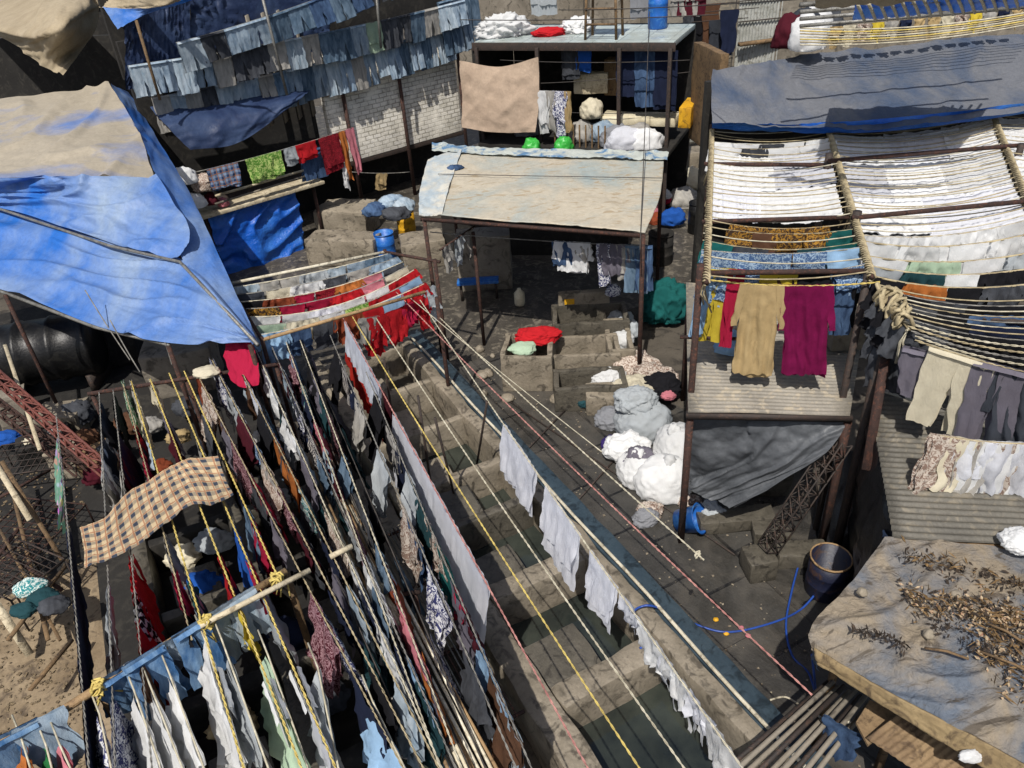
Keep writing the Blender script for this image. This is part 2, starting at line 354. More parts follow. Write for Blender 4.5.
def patch(name, rows, mat, nu=60, nv=40, wr=.03, wf=(3, 3), sag=0, fine=.006, parent=None, seed=0, crease=0, fn=None, hem=0, skirt=0, thick=0):
    """sheet through rows of control points (px, py, z) or Vectors, wrinkled"""
    C = [[p if isinstance(p, Vector) else P(*p) for p in r] for r in rows]
    nr = len(C); nc = len(C[0]); V = []; uv = []; F = []
    def cr(a, b, c, d, t): return .5 * ((2 * b) + (c - a) * t + (2 * a - 5 * b + 4 * c - d) * t * t + (3 * b - a - 3 * c + d) * t ** 3)
    def along(arr, u):
        n = len(arr) - 1; x = min(u * n, n - 1e-6); i = int(x); t = x - i
        a = arr[i - 1] if i > 0 else arr[i] * 2 - arr[i + 1]; d = arr[i + 2] if i + 2 <= n else arr[i + 1] * 2 - arr[i]
        return cr(a, arr[i], arr[i + 1], d, t)
    wid = (C[0][0] - C[0][-1]).length; hei = (C[0][0] - C[-1][0]).length
    for j in range(nv + 1):
        v = j / nv
        for i in range(nu + 1):
            u = i / nu; p = along([along(r, u) for r in C], v)
            q = Vector((u * wf[0] + seed * 7.3, v * wf[1] + seed * 3.1, seed)); e = 1
            if fn: p = p + Vector((0, 0, fn(u, v)))
            hu, hv = min(u, .98), min(v, .98)
            q0 = along([along(r, hu) for r in C], hv); N = (along([along(r, hu + .02) for r in C], hv) - q0).cross(along([along(r, hu) for r in C], hv + .02) - q0)
            N = N.normalized() if N.length > 1e-9 else Vector((0, 0, 1))
            if N.z < 0: N = -N
            d = fbm(q) * wr + noise.noise(q * 6) * fine
            if crease: d += crease * max(0, ridge(Vector((u * wf[0] * 1.3 + v * wf[1] * .7 + seed, v * wf[1] * .5 - u * .5, seed + 3))) - .62) * 2.2
            p = p - Vector((0, 0, sag * 16 * u * (1 - u) * v * (1 - v)))
            p = p + N * d + Vector((noise.noise(q * 2.5 + Vector((5, 5, 5))) * wr * .3, noise.noise(q * 2.5 + Vector((15, 5, 5))) * wr * .3, 0))
            if hem and j == nv: p += Vector((0, 0, 0))
            V.append(p); uv.append((u * wid, v * hei))
    W_ = nu + 1
    for j in range(nv):
        for i in range(nu): F.append((j * W_ + i, j * W_ + i + 1, (j + 1) * W_ + i + 1, (j + 1) * W_ + i))
    o = mk(name, V, F, mat, parent, True, uv)
    if thick:
        md = o.modifiers.new('thickness', 'SOLIDIFY'); md.thickness = thick; md.offset = -1
    return o

def tin(name, A, B, C_, D, mat, pitch=.085, amp=.014, along='AB', parent=None, wob=.02):
    """corrugated sheet A-B (front), D-C (back); ridges follow A->D, or A->B"""
    A, B, C_, D = [p if isinstance(p, Vector) else P(*p) for p in (A, B, C_, D)]
    if along == 'AB': A, B, C_, D = D, A, B, C_     # swap so ridges follow the original AB
    n = max(4, int((B - A).length / pitch)) * 6; m = 8; V = []; F = []
    for j in range(m + 1):
        for i in range(n + 1):
            u = i / n; v = j / m; p = lerp(lerp(A, B, u), lerp(D, C_, u), v)
            p = p + Vector((0, 0, amp * math.sin(2 * math.pi * i / 6) + wob * noise.noise(p * .9)))
            V.append(p)
    for j in range(m):
        for i in range(n): F.append((j * (n + 1) + i, j * (n + 1) + i + 1, (j + 1) * (n + 1) + i + 1, (j + 1) * (n + 1) + i))
    o = mk(name, V, F, mat, parent)
    md = o.modifiers.new('thickness', 'SOLIDIFY'); md.thickness = .006
    return o

def lumps(name, c, size, mat, parent=None, rot=0, seed=0, amp=.22, fold=.12, sub=5, flat=True):
    """crumpled mass of cloth or a filled sack"""
    bm = bmesh.new(); bmesh.ops.create_icosphere(bm, subdivisions=sub, radius=1); o3 = Vector((seed * 3.7, seed * 1.3, seed))
    for v in bm.verts:
        n = v.co.normalized(); q = n * 1.3 + o3
        k = 1 + amp * fbm(q, 3) + fold * (max(0, ridge(n * 2.6 + o3 + noise.noise_vector(n * 2 + o3) * .8)) ** 3 - .3) + fold * .15 * noise.noise(n * 8 + o3)
        p = n * k
        if flat and p.z < -.35: p.z = -.35 - (p.z + .35) * -.12
        v.co = Vector((p.x * size[0] / 2, p.y * size[1] / 2, (p.z + .42) * size[2] / 1.42))
    me = bpy.data.meshes.new(name)
    uvl = bm.loops.layers.uv.new('UVMap')
    for f in bm.faces:
        for lp in f.loops: lp[uvl].uv = (lp.vert.co.x + lp.vert.co.y * .3, lp.vert.co.z + lp.vert.co.y * .6)
    bm.to_mesh(me); bm.free(); me.materials.append(mat); me.polygons.foreach_set('use_smooth', [True] * len(me.polygons))
    o = bpy.data.objects.new(name, me); o.location = c; o.rotation_euler = (0, 0, rot); COL.objects.link(o)
    if parent: o.parent = parent; o.matrix_parent_inverse = Matrix.Translation(-Vector(parent.location))
    return o

def lathe(name, c, prof, mat, parent=None, n=28, axis=None, rot=None):
    V = []; F = []
    for r, z in prof:
        for k in range(n): q = 2 * math.pi * k / n; V.append(Vector((r * math.cos(q), r * math.sin(q), z)))
    for j in range(len(prof) - 1):
        for k in range(n): F.append((j * n + k, j * n + (k + 1) % n, (j + 1) * n + (k + 1) % n, (j + 1) * n + k))
    o = mk(name, V, F, mat, None, True, None, Vector((0, 0, 0))); o.location = c
    if rot: o.rotation_euler = rot
    if parent: o.parent = parent; o.matrix_parent_inverse = Matrix.Translation(-Vector(parent.location))
    return o

# ---------------------------------------------------------------- ropes
def sagline(a, b, sag, n):
    return [lerp(a, b, i / n) - Vector((0, 0, sag * 4 * (i / n) * (1 - i / n))) for i in range(n + 1)]
def rope(a, b, sag, r, mat, label, group=None, twist=False, knots=(), name='rope', cat='rope'):
    ln = (b - a).length; mb = MB()
    if twist:
        n = min(420, int(ln / .03)); pts = sagline(a, b, sag, n); t = (b - a).normalized(); x = t.cross(Vector((0, 0, 1))).normalized(); y = x.cross(t)
        for ph in (0, math.pi):
            mb.tube([p + x * (math.cos(i * 1.15 + ph) * r * .85) + y * (math.sin(i * 1.15 + ph) * r * .85) for i, p in enumerate(pts)], r * .8, 5)
    else: mb.tube(sagline(a, b, sag, max(10, int(ln / .3))), r, 6)
    for k in knots:
        p = lerp(a, b, k) - Vector((0, 0, sag * 4 * k * (1 - k))); V = []
        for q in range(3): mb.tube([p + Vector((math.cos(w * .9 + q) * .03, math.sin(w * .9 + q * 2) * .03, math.sin(w * 1.3 + q) * .03)) for w in range(9)], r * .8, 5)
    o = mb.build(name, mat); tag(o, label, cat, group)
    o['_a'] = 0; del o['_a']
    return dict(a=a, b=b, sag=sag, o=o)
def rpt(rp, k): return lerp(rp['a'], rp['b'], k) - Vector((0, 0, rp['sag'] * 4 * k * (1 - k)))
def rk(rp, y=None, x=None):
    """how far along a rope lies picture row y or column x"""
    best = (1e9, 0)
    for i in range(201):
        q = proj(rpt(rp, i / 200)); d = abs(q[1] - y) if y is not None else abs(q[0] - x)
        if d < best[0]: best = (d, i / 200)
    return best[1]

# ---------------------------------------------------------------- garments
def strip(mb, prof, h, seed, nu, nv, y0, fold, v0=0.0, off=0.0, gather=0, jag=.0, uvs=1):
    """hanging panel; prof(v) gives (centre, width); y0 is its layer, fold the depth of its folds"""
    V = []; F = []; uv = []; s = Vector((seed * 5.1, seed * 2.3, 0))
    for j in range(nv + 1):
        v = j / nv; c, w = prof(v)
        for i in range(nu + 1):
            u = i / nu; x = c + (u - .5) * w; z = -h * v
            q = Vector((x * 5 + s.x, v * 1.4 + s.y, y0 * 9))
            g = min(1, .25 + v * 1.3)
            y = y0 * (1 + v * .8) + fold * g * (math.sin(x * 2 * math.pi / .13 + 2.2 * noise.noise(q * .7) * 3 + seed) * .5 + noise.noise(q) * 1.1) + fold * .35 * noise.noise(Vector((x * 16, z * 9, seed)))
            z += jag * noise.noise(Vector((x * 7 + seed, v * 2, 1.7))) * v
            x += .02 * noise.noise(Vector((v * 5, u * 2, seed))) * g * 1.5
            V.append((x + off, y, z)); uv.append((x + seed, h * v + v0))
    n = nu + 1
    for j in range(nv):
        for i in range(nu): F.append((j * n + i, j * n + i + 1, (j + 1) * n + i + 1, (j + 1) * n + i))
    mb.add(V, F, uv)
GM = {}
def gmesh(kind, w, h, seed):
    """list of (part name, mesh) for a garment hanging from z = 0, x along its line"""
    key = (kind, round(w, 2), round(h, 2), seed)
    if key in GM: return GM[key]
    parts = []
    def out(nm, mb):
        me = bpy.data.meshes.new(nm); me.from_pydata([tuple(v) for v in mb.v], [], mb.f); me.update()
        ul = me.uv_layers.new(name='UVMap').data
        for lp in me.loops: ul[lp.index].uv = mb.uv[lp.vertex_index]
        me.polygons.foreach_set('use_smooth', [True] * len(me.polygons)); parts.append((nm, me))
    rnd = random.Random(seed * 91 + len(kind))
    if kind in ('jeans', 'trousers'):
        mb = MB(); gap = w * rnd.uniform(.0, .05); cr = .38; sp = rnd.uniform(-.04, .04)
        for y0, sh in ((.022, 1), (-.022, .97)):
            for sd_ in (-1, 1):
                def prof(v, sd_=sd_):
                    k = max(0, (v - cr) / (1 - cr)); ww = w * .5 * (1 - (.12 if kind == 'jeans' else .3) * k)
                    return sd_ * (w * .25 + gap * k * .5 + sp * k) + rnd_s * k * .06, ww + .006
                rnd_s = rnd.uniform(-1, 1)
                strip(mb, prof, h * sh, seed + sd_ * 3 + y0 * 40, 7, 16, y0, .02, jag=.012)
        out('legs', mb)
        mb = MB()
        for y0 in (.03, -.03):
            strip(mb, lambda v: (0, w * .97), .04, seed, 8, 2, y0, .01)
        out('waistband', mb)
    elif kind in ('shirt', 'kurta'):
        mb = MB()
        fl = .22 if kind == 'kurta' else .04
        for y0, sh in ((.02, 1), (-.02, .96)):
            strip(mb, lambda v: (0, w * (1 + fl * v) * (.8 + .2 * min(1, v * 7))), h * sh, seed + y0 * 50, 16, 22, y0, .055, jag=.05)
        out('body', mb)
        ln = rnd.uniform(.45, .6) * (1 if kind == 'kurta' else 1.0) * min(1, h)
        for sd_ in (-1, 1):
            mb = MB()
            for y0 in (.025, -.02):
                strip(mb, lambda v: (sd_ * (w * .46 + .07 * v + .02), w * (.24 - .06 * v)), ln, seed + sd_, 5, 10, y0, .02)
            out('sleeve', mb)
    elif kind == 'rag':
        mb = MB()
        for y0, sh in ((.015, 1), (-.015, rnd.uniform(.6, .95))):
            k1 = rnd.uniform(.15, .5)
            strip(mb, lambda v: (w * .2 * noise.noise(Vector((v * 2, seed, 0))), w * (1 - k1 * v) * (1 + .25 * noise.noise(Vector((v * 4, seed, 3))))), h * sh, seed + y0 * 30, 9, 14, y0, .05, jag=.16)
        out('cloth', mb)
    elif kind == 'socks':
        mb = MB()
        k = max(2, int(w / .06))
        for i in range(k):
            hh = h * rnd.uniform(.6, 1.1); cx = (i + .5) / k * w - w / 2
            strip(mb, lambda v: (cx + .03 * math.sin(v * 5 + i), .045), hh, seed + i, 3, 8, rnd.uniform(-.02, .02), .02)
        out('cloth', mb)
    else:  # towel / sheet
        mb = MB(); nu = max(8, int(w / .05)); nu = min(nu, 60)
        for y0, sh in ((.013, 1), (-.013, rnd.uniform(.55, .95))):
            strip(mb, lambda v: (0, w * (1 - .05 * v)), h * sh, seed + y0 * 40, nu, 18, y0, .035 if kind == 'towel' else .03, jag=.05)
        out('cloth', mb)
    GM[key] = parts; return parts

NGARM = 0
def hang(kind, rp, k, w, h, fab, label, cat, group=None, sway=0, seed=None, name=None, lift=0.01):
    """hang a garment on a rope (or on a dict with a, b, sag) at fraction k"""
    global NGARM; NGARM += 1
    seed = (NGARM % 7) + 1 if seed is None else seed
    p = rpt(rp, k); e = .02; t = (rpt(rp, min(1, k + e)) - rpt(rp, max(0, k - e))).normalized()
    if t.x < 0: t = -t
    up = Vector((0, 0, 1)); y = up.cross(t).normalized(); z = t.cross(y)
    m = Matrix((t, y, z)).transposed(); m = m @ Matrix.Rotation(sway, 3, 'X')
    parts = gmesh(kind, w, h, seed)
    mat = FAB[fab] if isinstance(fab, str) else fab
    root = None
    for i, (nm, me) in enumerate(parts):
        o = bpy.data.objects.new((name or cat.replace(' ', '_')) if i == 0 else nm, me)
        if not me.materials: me.materials.append(None)
        COL.objects.link(o)
        o.material_slots[0].link = 'OBJECT'; o.material_slots[0].material = mat
        if i == 0:
            o.matrix_world = Matrix.Translation(p + Vector((0, 0, lift))) @ m.to_4x4(); root = o
        else: o.parent = root
    tag(root, label, cat, group); return root
#@@BODY
# ================================================================ SETTING
def ground_sheet(name, pts, z, mat, n=1):
    V = [Vector((p[0], p[1], z)) for p in pts]
    o = mk(name, V, [tuple(range(len(V)))], mat, None, False); return tag(o, kind='structure')
ground_sheet('ground', [(-150, -60), (150, -60), (150, 260), (-150, 260)], 0, M['ground'])
def gsheet(name, s0, s1, t0, t1, z, mat):
    V = []; o = O2
    c = L((s0 + s1) / 2, (t0 + t1) / 2, z)
    a = (s1 - s0) / 2; b = (t1 - t0) / 2
    me = bpy.data.meshes.new(name); me.from_pydata([(-a, -b, 0), (a, -b, 0), (a, b, 0), (-a, b, 0)], [], [(0, 1, 2, 3)]); me.materials.append(mat)
    ob = bpy.data.objects.new(name, me); ob.location = c; ob.rotation_euler = (0, 0, PEN_ROT); COL.objects.link(ob); return tag(ob, kind='structure')
slabs = brick_mat('wet_slabs', '413f3b', '302e2b', '161617', 1.15, .82, .024, .6, 'XY', .8, '4a4640', .35)
gsheet('path', -4, 9.4, -3.6, -.42, .006, slabs)
gsheet('shed_shade_floor', 7.4, 18, 2.8, 16, .016, M['walldark'])  # dark sheet added on the ground to deepen the shade under the blue tarpaulin
gsheet('yard_floor', -6, 7.4, 5.95, 16, .012, M['yard'])
gsheet('alley', 9.4, 34, -12.2, 3, .005, M['mud'])
gsheet('water', -4, 1.5, .05, 1.6, .2, water)
gsheet('water', 1.5, 7, .05, 1.6, .13, water)
gsheet('pen_floor', 1.5, 9.9, .05, 1.65, .05, M['concrete_dark'])
gsheet('pen_floor', -4, 8.2, 2.7, 5.95, .05, M['walldark'])  # near-black floor colour paints the deep shade under the clothes lines
gsheet('water', -4, 2.2, 2.75, 3.85, .14, water)

# washing pens: long walls and cross walls
PW = .72
def penwall(s0, s1, t0, t1, h=PW, mat='concrete', label='', bev=.09, name='pen_wall', cat='pen wall', z=0):
    o = rough_box(name, L((s0 + s1) / 2, (t0 + t1) / 2, z), (s1 - s0, t1 - t0, h), PEN_ROT, M[mat], None, bev, .018, .2)
    return tag(o, label, cat, 'walls of the washing pens')
penwall(-4, 10.1, -.1, .13, PW, 'concrete', 'long straight concrete pen wall running beside the dark gutter')
tag(rough_box('gutter_ledge', L(3.1, -.27, 0), (14.2, .3, .64), PEN_ROT, M['gutter'], None, .02, .01, .3), 'dark blue-grey slimy gutter ledge beside the long pen wall', 'gutter')
penwall(-4, 3.35, 1.5, 1.86, PW + .02, 'concrete', 'thick round-topped concrete pen wall beside the slatted rack, nearest the camera')
penwall(3.4, 10.1, 1.62, 1.86, PW - .04, 'concrete2', 'long concrete pen wall behind the big white sheets')
for i, (s, w, m) in enumerate(((-1.6, .3, 'concrete'), (1.6, .34, 'concrete'), (3.25, .32, 'concrete'), (4.6, .16, 'concrete_dark'), (5.55, .16, 'concrete'), (6.93, .15, 'concrete2'), (8.25, .16, 'concrete2'), (9.75, .2, 'concrete'))):
    penwall(s - w / 2, s + w / 2, .12, 1.5 if s < 3.4 else 1.62, PW - .03 - (.02 if i % 2 else 0), m, 'concrete cross wall of the middle pens, %s from the bottom of the photo' % ORD[i])
    # wash stone and seat block in each pen
    if i < 7:
        s1 = s + .78
        st = rough_box('wash_stone', L(s + .52, 1.13, 0), (.62, .7, .5 + .1 * (i % 2)), PEN_ROT + random.uniform(-.06, .06), M['concrete2' if i > 3 else 'concrete_dark'], None, .03, .01, .15, (0, R(random.uniform(-9, -4))))
        tag(st, 'sloping concrete wash stone inside the %s middle pen from the bottom' % ORD[i], 'wash stone', 'wash stones in the pens')
# walkway left of the middle pens
penwall(3.2, 6.4, 1.88, 2.62, PW - .1, 'concrete2', 'wide pale concrete ledge left of the big white sheets')
penwall(-4, 8.2, 2.52, 2.74, PW - .14, 'concrete2', 'pale concrete wall under the bundle of pale pipes')
penwall(-4, 8.4, 3.85, 4.05, PW - .1, 'concrete_dark', 'long concrete wall below the crowded clothes lines')  # darker concrete from here on, shade below the clothes put into the colour
penwall(-4, 8.4, 5.15, 5.4, PW - .1, 'concrete_dark', 'outer concrete wall beside the sandy yard')
for i, s in enumerate((-2.2, -.7, .75, 2.2, 3.7, 5.2, 6.7, 8.2)):
    for j, (a, b) in enumerate(((2.74, 3.85), (4.05, 5.15))):
        penwall(s - .09, s + .09, a, b, PW - .16, ('concrete_dark', 'walldark')[(i + j) % 2], 'concrete cross wall under the clothes lines, %s in the %s row' % (ORD[i], ('inner', 'outer')[j]))  # dark tones carry the shade under the lines
        if (i + j) % 2 == 0 and i < 7:
            tag(rough_box('wash_stone', L(s + .5, a + .62, 0), (.55, .6, .5), PEN_ROT, M['concrete_dark'], None, .03, .01, .2, (0, R(-6))), 'concrete wash stone under the clothes lines, %s pen of the %s row' % (ORD[i], ('inner', 'outer')[j]), 'wash stone', 'wash stones in the pens')

# pale pipe lying on the long wall
mb = MB(); mb.tube([L(s, -.13 + .012 * math.sin(s * 2), PW + .03) for s in [x * .4 - 3 for x in range(33)]], .022, 8)
tag(mb.build('water_pipe', M['pipewhite']), 'thin pale water pipe lying along the long gutter-side wall', 'pipe')
# black rods leaning across the pens
RODS = [((516, 385), (463, 540), 1.9, .7), ((418, 398), (432, 500), 2.3, .5), ((435, 420), (458, 505), 2.2, .5), ((486, 402), (477, 455), 2.2, .7), ((385, 487), (372, 550), 1.2, .6), ((580, 392), (512, 470), .5, .05)]
for i, (a, b, z0, z1) in enumerate([((418, 396), (433, 500), 2.3, .3), ((435, 418), (457, 506), 2.25, .3), ((487, 402), (476, 470), 2.25, .3), ((386, 470), (372, 552), 2.0, .6), ((384, 360), (396, 440), 2.3, .3)]):
    A = P(a[0], a[1], z0); B = P(b[0], b[1], z1)
    tag(MB().tube([A, B], .018, 8).build('support_rod', M['darksteel']), 'dark steel rod propping the ropes over the pens, %s from the left' % ORD[[2, 3, 4, 0, 1][i]], 'rod', 'rods propping the ropes')

# long thin rods lying on the wet path
for i, (a, b) in enumerate((((500, 395), (735, 555)), ((575, 400), (512, 465)), ((650, 420), (560, 520)))):
    tag(MB().tube([P(*a, .03), P(*b, .04)], .014, 6).build('iron_bar', M['darksteel']), 'thin dark iron bar lying on the wet path, %s' % ('running lengthwise', 'crossing it near the white laundry', 'crossing it left of the sacks')[i], 'bar', 'bars on the path')

# bundle of pale pipes along the inner wall
t = empty('pipe_bundle', P(400, 640, .65)); tag(t, 'bundle of long thin pale pipes running down beside the long white sheet', 'pipe bundle')
pipem = dirty('bright_pipe', 'e0dac8', 'c2b79c', '9a8f78', 3, .5, .2, 40)
for i in range(9):
    o = (i % 5 - 2) * .055 + random.uniform(-.012, .012); z = .92 + .05 * (i // 5)
    s1 = 7.1 + random.uniform(-.8, .4)
    x0 = 306 + i * 2.2 + random.uniform(-2, 2); x1 = 462 + i * 6.5
    MB().tube([P(x1, 800, 1.9 + .03 * (i % 2)), P(x0 + random.uniform(0, 6), 446 + random.uniform(-6, 14), 1.9 + .03 * (i % 2))], .016, 6).build('pipe', pipem if i % 4 else M['bamboo'], t)
MB().tube([P(352, 600, 1.83), P(420, 592, 1.83)], .025, 6).build('crossbar', M['rust'], t); MB().tube([P(300, 470, 1.85), P(340, 466, 1.85)], .02, 6).build('crossbar', M['rust'], t)
for x, y in ((356, 600), (415, 594), (320, 470)):
    p = P(x, y, 1.8); MB().tube([Vector((p.x, p.y, 0)), p], .025, 6).build('post', M['rust'], t)

# slatted metal rack beside the thick wall
t = empty('slatted_rack', L(3, 2.1, 0)); tag(t, 'long rusty slatted metal rack lying between wall and white sheets', 'rack')
for i in range(9):
    tt = 1.93 + i * .055
    MB().tube([L(1.55, tt + .05, .74), L(4.9, tt, .76)], .009, 6).build('slat', M['greysteel'] if i % 3 else M['rust'], t)
for s in (1.6, 2.7, 3.8, 4.85): MB().bar(L(s, 1.88, .72), L(s, 2.42, .72), .03).build('crossbar', M['rust'], t)

# ================================================================ BLUE TARPS, LEFT
bluet = tarp_mat('blue_tarp', '2464b6', '8fa0b4', .40, .74, stretch=(1, .5, 1), scale=.55)
blued = tarp_mat('blue_tarp_dusty', '2f6fbe', 'a69c8a', .30, .50, scale=.5, stretch=(.6, 1, 1))
t = empty('tarp_roof', P(135, 85, 0)); tag(t, 'huge bright blue tarpaulin roof with a dusty beige upper half', 'tarpaulin')
patch('upper_sheet', [[(-120, 112, 4.2), (0, 99, 4.3), (60, 92, 4.4), (110, 84, 4.5)],
      [(-130, 150, 4.1), (0, 140, 4.2), (70, 135, 4.25), (137, 130, 4.1)], [(-140, 185, 3.9), (0, 180, 4.0), (80, 178, 4.0), (155, 178, 3.8)]], blued, 100, 60, .06, (3, 4), .05, .004, t, 1, .1)
patch('middle_sheet', [[(-140, 183, 3.94), (0, 178, 4.04), (80, 176, 4.04), (156, 176, 3.82)],
      [(-140, 195, 3.65), (0, 192, 3.7), (90, 205, 3.6), (190, 230, 3.4)], [(-140, 175, 3.55), (0, 207, 3.4), (110, 243, 3.2), (178, 262, 3.1)]], bluet, 110, 60, .07, (3, 3), .03, .004, t, 2, .13)
patch('side_sheet', [[(110, 84, 4.5), (137, 130, 4.1), (156, 177, 3.8), (183, 260, 3.1), (252, 345, 2.75)], [(128, 92, 3.9), (158, 140, 3.6), (190, 195, 3.3), (228, 275, 2.9), (258, 342, 2.6)]], bluet, 70, 14, .03, (6, 2), 0, .006, t, 3, .03)
tag(patch('tarp_sheet', [[(-140, 172, 3.5), (0, 202, 3.35), (110, 242, 3.15), (180, 258, 3.1), (256, 338, 2.8)],
      [(-140, 240, 3.1), (0, 245, 3.05), (90, 275, 2.95), (160, 300, 2.9), (256, 340, 2.76)], [(-140, 255, 2.8), (0, 289, 2.75), (95, 325, 2.7), (170, 343, 2.7), (256, 343, 2.72)]], bluet, 120, 60, .05, (3, 4), .04, .004, None, 4, .1),
    'lower blue tarpaulin overlapping the front of the big one, dusty at its edge', 'tarpaulin')
# edge poles of the tarps
tag(MB().tube([P(-140, 257, 2.72), P(0, 291, 2.68), P(95, 327, 2.64), P(170, 345, 2.64)], .03, 8).build('edge_pole', M['greysteel']), 'long pole along the front edge of the lower blue tarpaulin', 'pole')
tag(MB().tube([P(-140, 176, 3.5), P(0, 209, 3.37), P(110, 246, 3.2), P(180, 262, 3.15), P(258, 345, 2.8)], .028, 8).build('ridge_cord', M['greysteel']), 'pale bent tube in the seam between the two blue tarpaulins', 'tube')
for i, (x, y, z) in enumerate(((168, 345, 2.64), (250, 345, 2.7), (5, 295, 2.7), (155, 180, 3.7), (112, 86, 4.3))):
    p = P(x, y, z); tag(MB().tube([p, Vector((p.x, p.y, 0))], .035, 8).build('tarp_post', M['rust']), 'rusty post holding the blue tarpaulin %s' % ('at its front middle', 'at its front right tip', 'at its front left', 'at its right fold', 'at its back corner')[i], 'post', 'posts of the blue tarpaulin')
# black machine drum in the shade
t = empty('washing_drum', P(45, 385, 0)); tag(t, 'large black horizontal drum in the shade under the blue tarpaulin', 'drum')
c = P(45, 350, .9)
ax = Vector((.95, .2, 0)).normalized(); rot = Vector((0, 0, 1)).rotation_difference(ax).to_euler()
lathe('shell', c - ax * 1.0, [(0, 0), (.3, 0), (.62, .04), (.66, .1), (.62, .14), (.62, .6), (.65, .64), (.65, .7), (.62, .74), (.62, 1.2), (.65, 1.24), (.65, 1.3), (.62, 1.34), (.62, 1.86), (.66, 1.9), (.62, 1.96), (.3, 2.0), (0, 2.0)], M['blackdrum'], t, 32, rot=rot)
MB().bar(c - ax * .8 - Vector((0, 0, .9)), c - ax * .8 - Vector((0, 0, .5)), .9, .1).build('stand', M['darksteel'], t); MB().bar(c + ax * .8 - Vector((0, 0, .9)), c + ax * .8 - Vector((0, 0, .5)), .9, .1).build('stand', M['darksteel'], t)
# shed back wall below the blue tarp
def slab(name, A, B, z0, z1, th, mat, label=None, cat=None, parent=None, kind=None, group=None):
    A = Vector((A.x, A.y, 0)); B = Vector((B.x, B.y, 0)); d = B - A
    me_o = rough_box(name, (A + B) / 2 + Vector((0, 0, z0)), (d.length, th, z1 - z0), math.atan2(d.y, d.x), mat, parent, .01, .004, .6)
    if label: tag(me_o, label, cat, group)
    return me_o
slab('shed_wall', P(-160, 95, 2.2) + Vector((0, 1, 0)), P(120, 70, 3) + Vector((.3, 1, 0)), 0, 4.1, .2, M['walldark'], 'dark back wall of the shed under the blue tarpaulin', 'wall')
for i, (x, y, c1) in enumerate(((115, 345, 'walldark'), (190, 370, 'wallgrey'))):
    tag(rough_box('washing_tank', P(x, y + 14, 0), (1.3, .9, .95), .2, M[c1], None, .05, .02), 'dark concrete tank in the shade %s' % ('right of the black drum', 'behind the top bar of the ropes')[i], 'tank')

# ================================================================ TOP LEFT CANVAS
canvas = tarp_mat('canvas', '94866d', 'a99b82', .35, .65, .85, .1)
tag(patch('canvas_tarp', [[(-60, -40, 6.2), (20, -30, 6.4), (70, -20, 6.5), (100, -8, 6.3)], [(-50, 0, 5.8), (10, 20, 5.8), (60, 20, 6.0), (98, 22, 5.6)], [(-40, 12, 5.4), (10, 42, 5.2), (40, 65, 4.9), (64, 76, 4.7)]], canvas, 70, 40, .09, (4, 3), .1, .006, None, 5, .08), 'brown canvas tarpaulin drooping to a point in the top left corner', 'tarpaulin')
tag(patch('canvas_tarp', [[(92, -14, 6.6), (150, -10, 6.6), (200, -12, 6.6)], [(100, 8, 6.2), (150, 8, 6.25), (190, -2, 6.4)]], canvas, 40, 12, .05, (4, 3), .1, .006, None, 6, .05), 'small brown canvas sheet at the top beside the jeans lines', 'tarpaulin')
tag(patch('blue_sheet', [[(104, 8, 6.25), (140, 8, 6.25), (195, -4, 6.4)], [(118, 30, 5.9), (145, 15, 6.1), (196, 0, 6.3)]], bluet, 30, 10, .03, (4, 3), .02, .006, None, 7, .04), 'narrow bright blue plastic edge below the small canvas sheet', 'plastic sheet')

# ================================================================ JEANS BUILDING
WA = P(335, 165, 1.5); WB = P(460, 130, 1.5); wd = (WB - WA); wd.z = 0; wd.normalize(); wn_ = Vector((wd.y, -wd.x, 0))   # towards the camera
if wn_.y > 0: wn_ = -wn_
def PW_(x, y, off=0): return PV(x, y, WA + wn_ * off, WB + wn_ * off)
whitebrick = brick_mat('white_bricks', 'f0ebe0', 'e0dacb', 'a69f90', .26, .12, .014, .9, tint='ece6d8')
top = PW_(455, 55).z
bt = empty('laundry_house', (WA + WB) / 2 - Vector((0, 0, 1.5))); tag(bt, 'two-storey house with a white painted brick wall under the rows of jeans', 'building')
slab('brick_wall', WA, WB, 1.5, PW_(400, 60).z + .5, .2, whitebrick, parent=bt)
WL = WA - wd * 4.7
slab('side_wall', WL, WA - wd * .1, 1.4, 5.5, .16, M['walldark'], parent=bt).location += -wn_ * .5
slab('lower_wall', WL - wn_ * 1.2, WB - wn_ * 1.2, 0, 1.5, .2, M['walldark'], parent=bt)
slab('floor_slab', WL - wn_ * .5, WB + wd * .1 - wn_ * .5, 1.36, 1.48, 1.2, M['darksteel'], parent=bt)
for x0, y0, x1, y1 in ((332, 90, 360, 190), (393, 65, 417, 208), (462, 58, 466, 140)):
    a = PW_(x1, y1, .25); tp = PW_(x0, y0, .25); tp = Vector((a.x, a.y, tp.z))
    MB().bar(Vector((a.x, a.y, 0)), tp + Vector((0, 0, .5)), .1).build('post', M['rust'], bt)
slab('upper_wall', WL - wn_ * .9, WB - wn_ * .9 + wd * .4, 4.6, 9.2, .15, M['walldark'], parent=bt)
# grey upright boards left of the brick
for i in range(4):
    a = WA - wd * (.35 + i * .42) + wn_ * .06
    MB().bar(a + Vector((0, 0, 1.5)), a + Vector((0, 0, 4.2)), .38, .03).build('board', M['wallgrey'] if i != 1 else M['roofgrey'], bt)

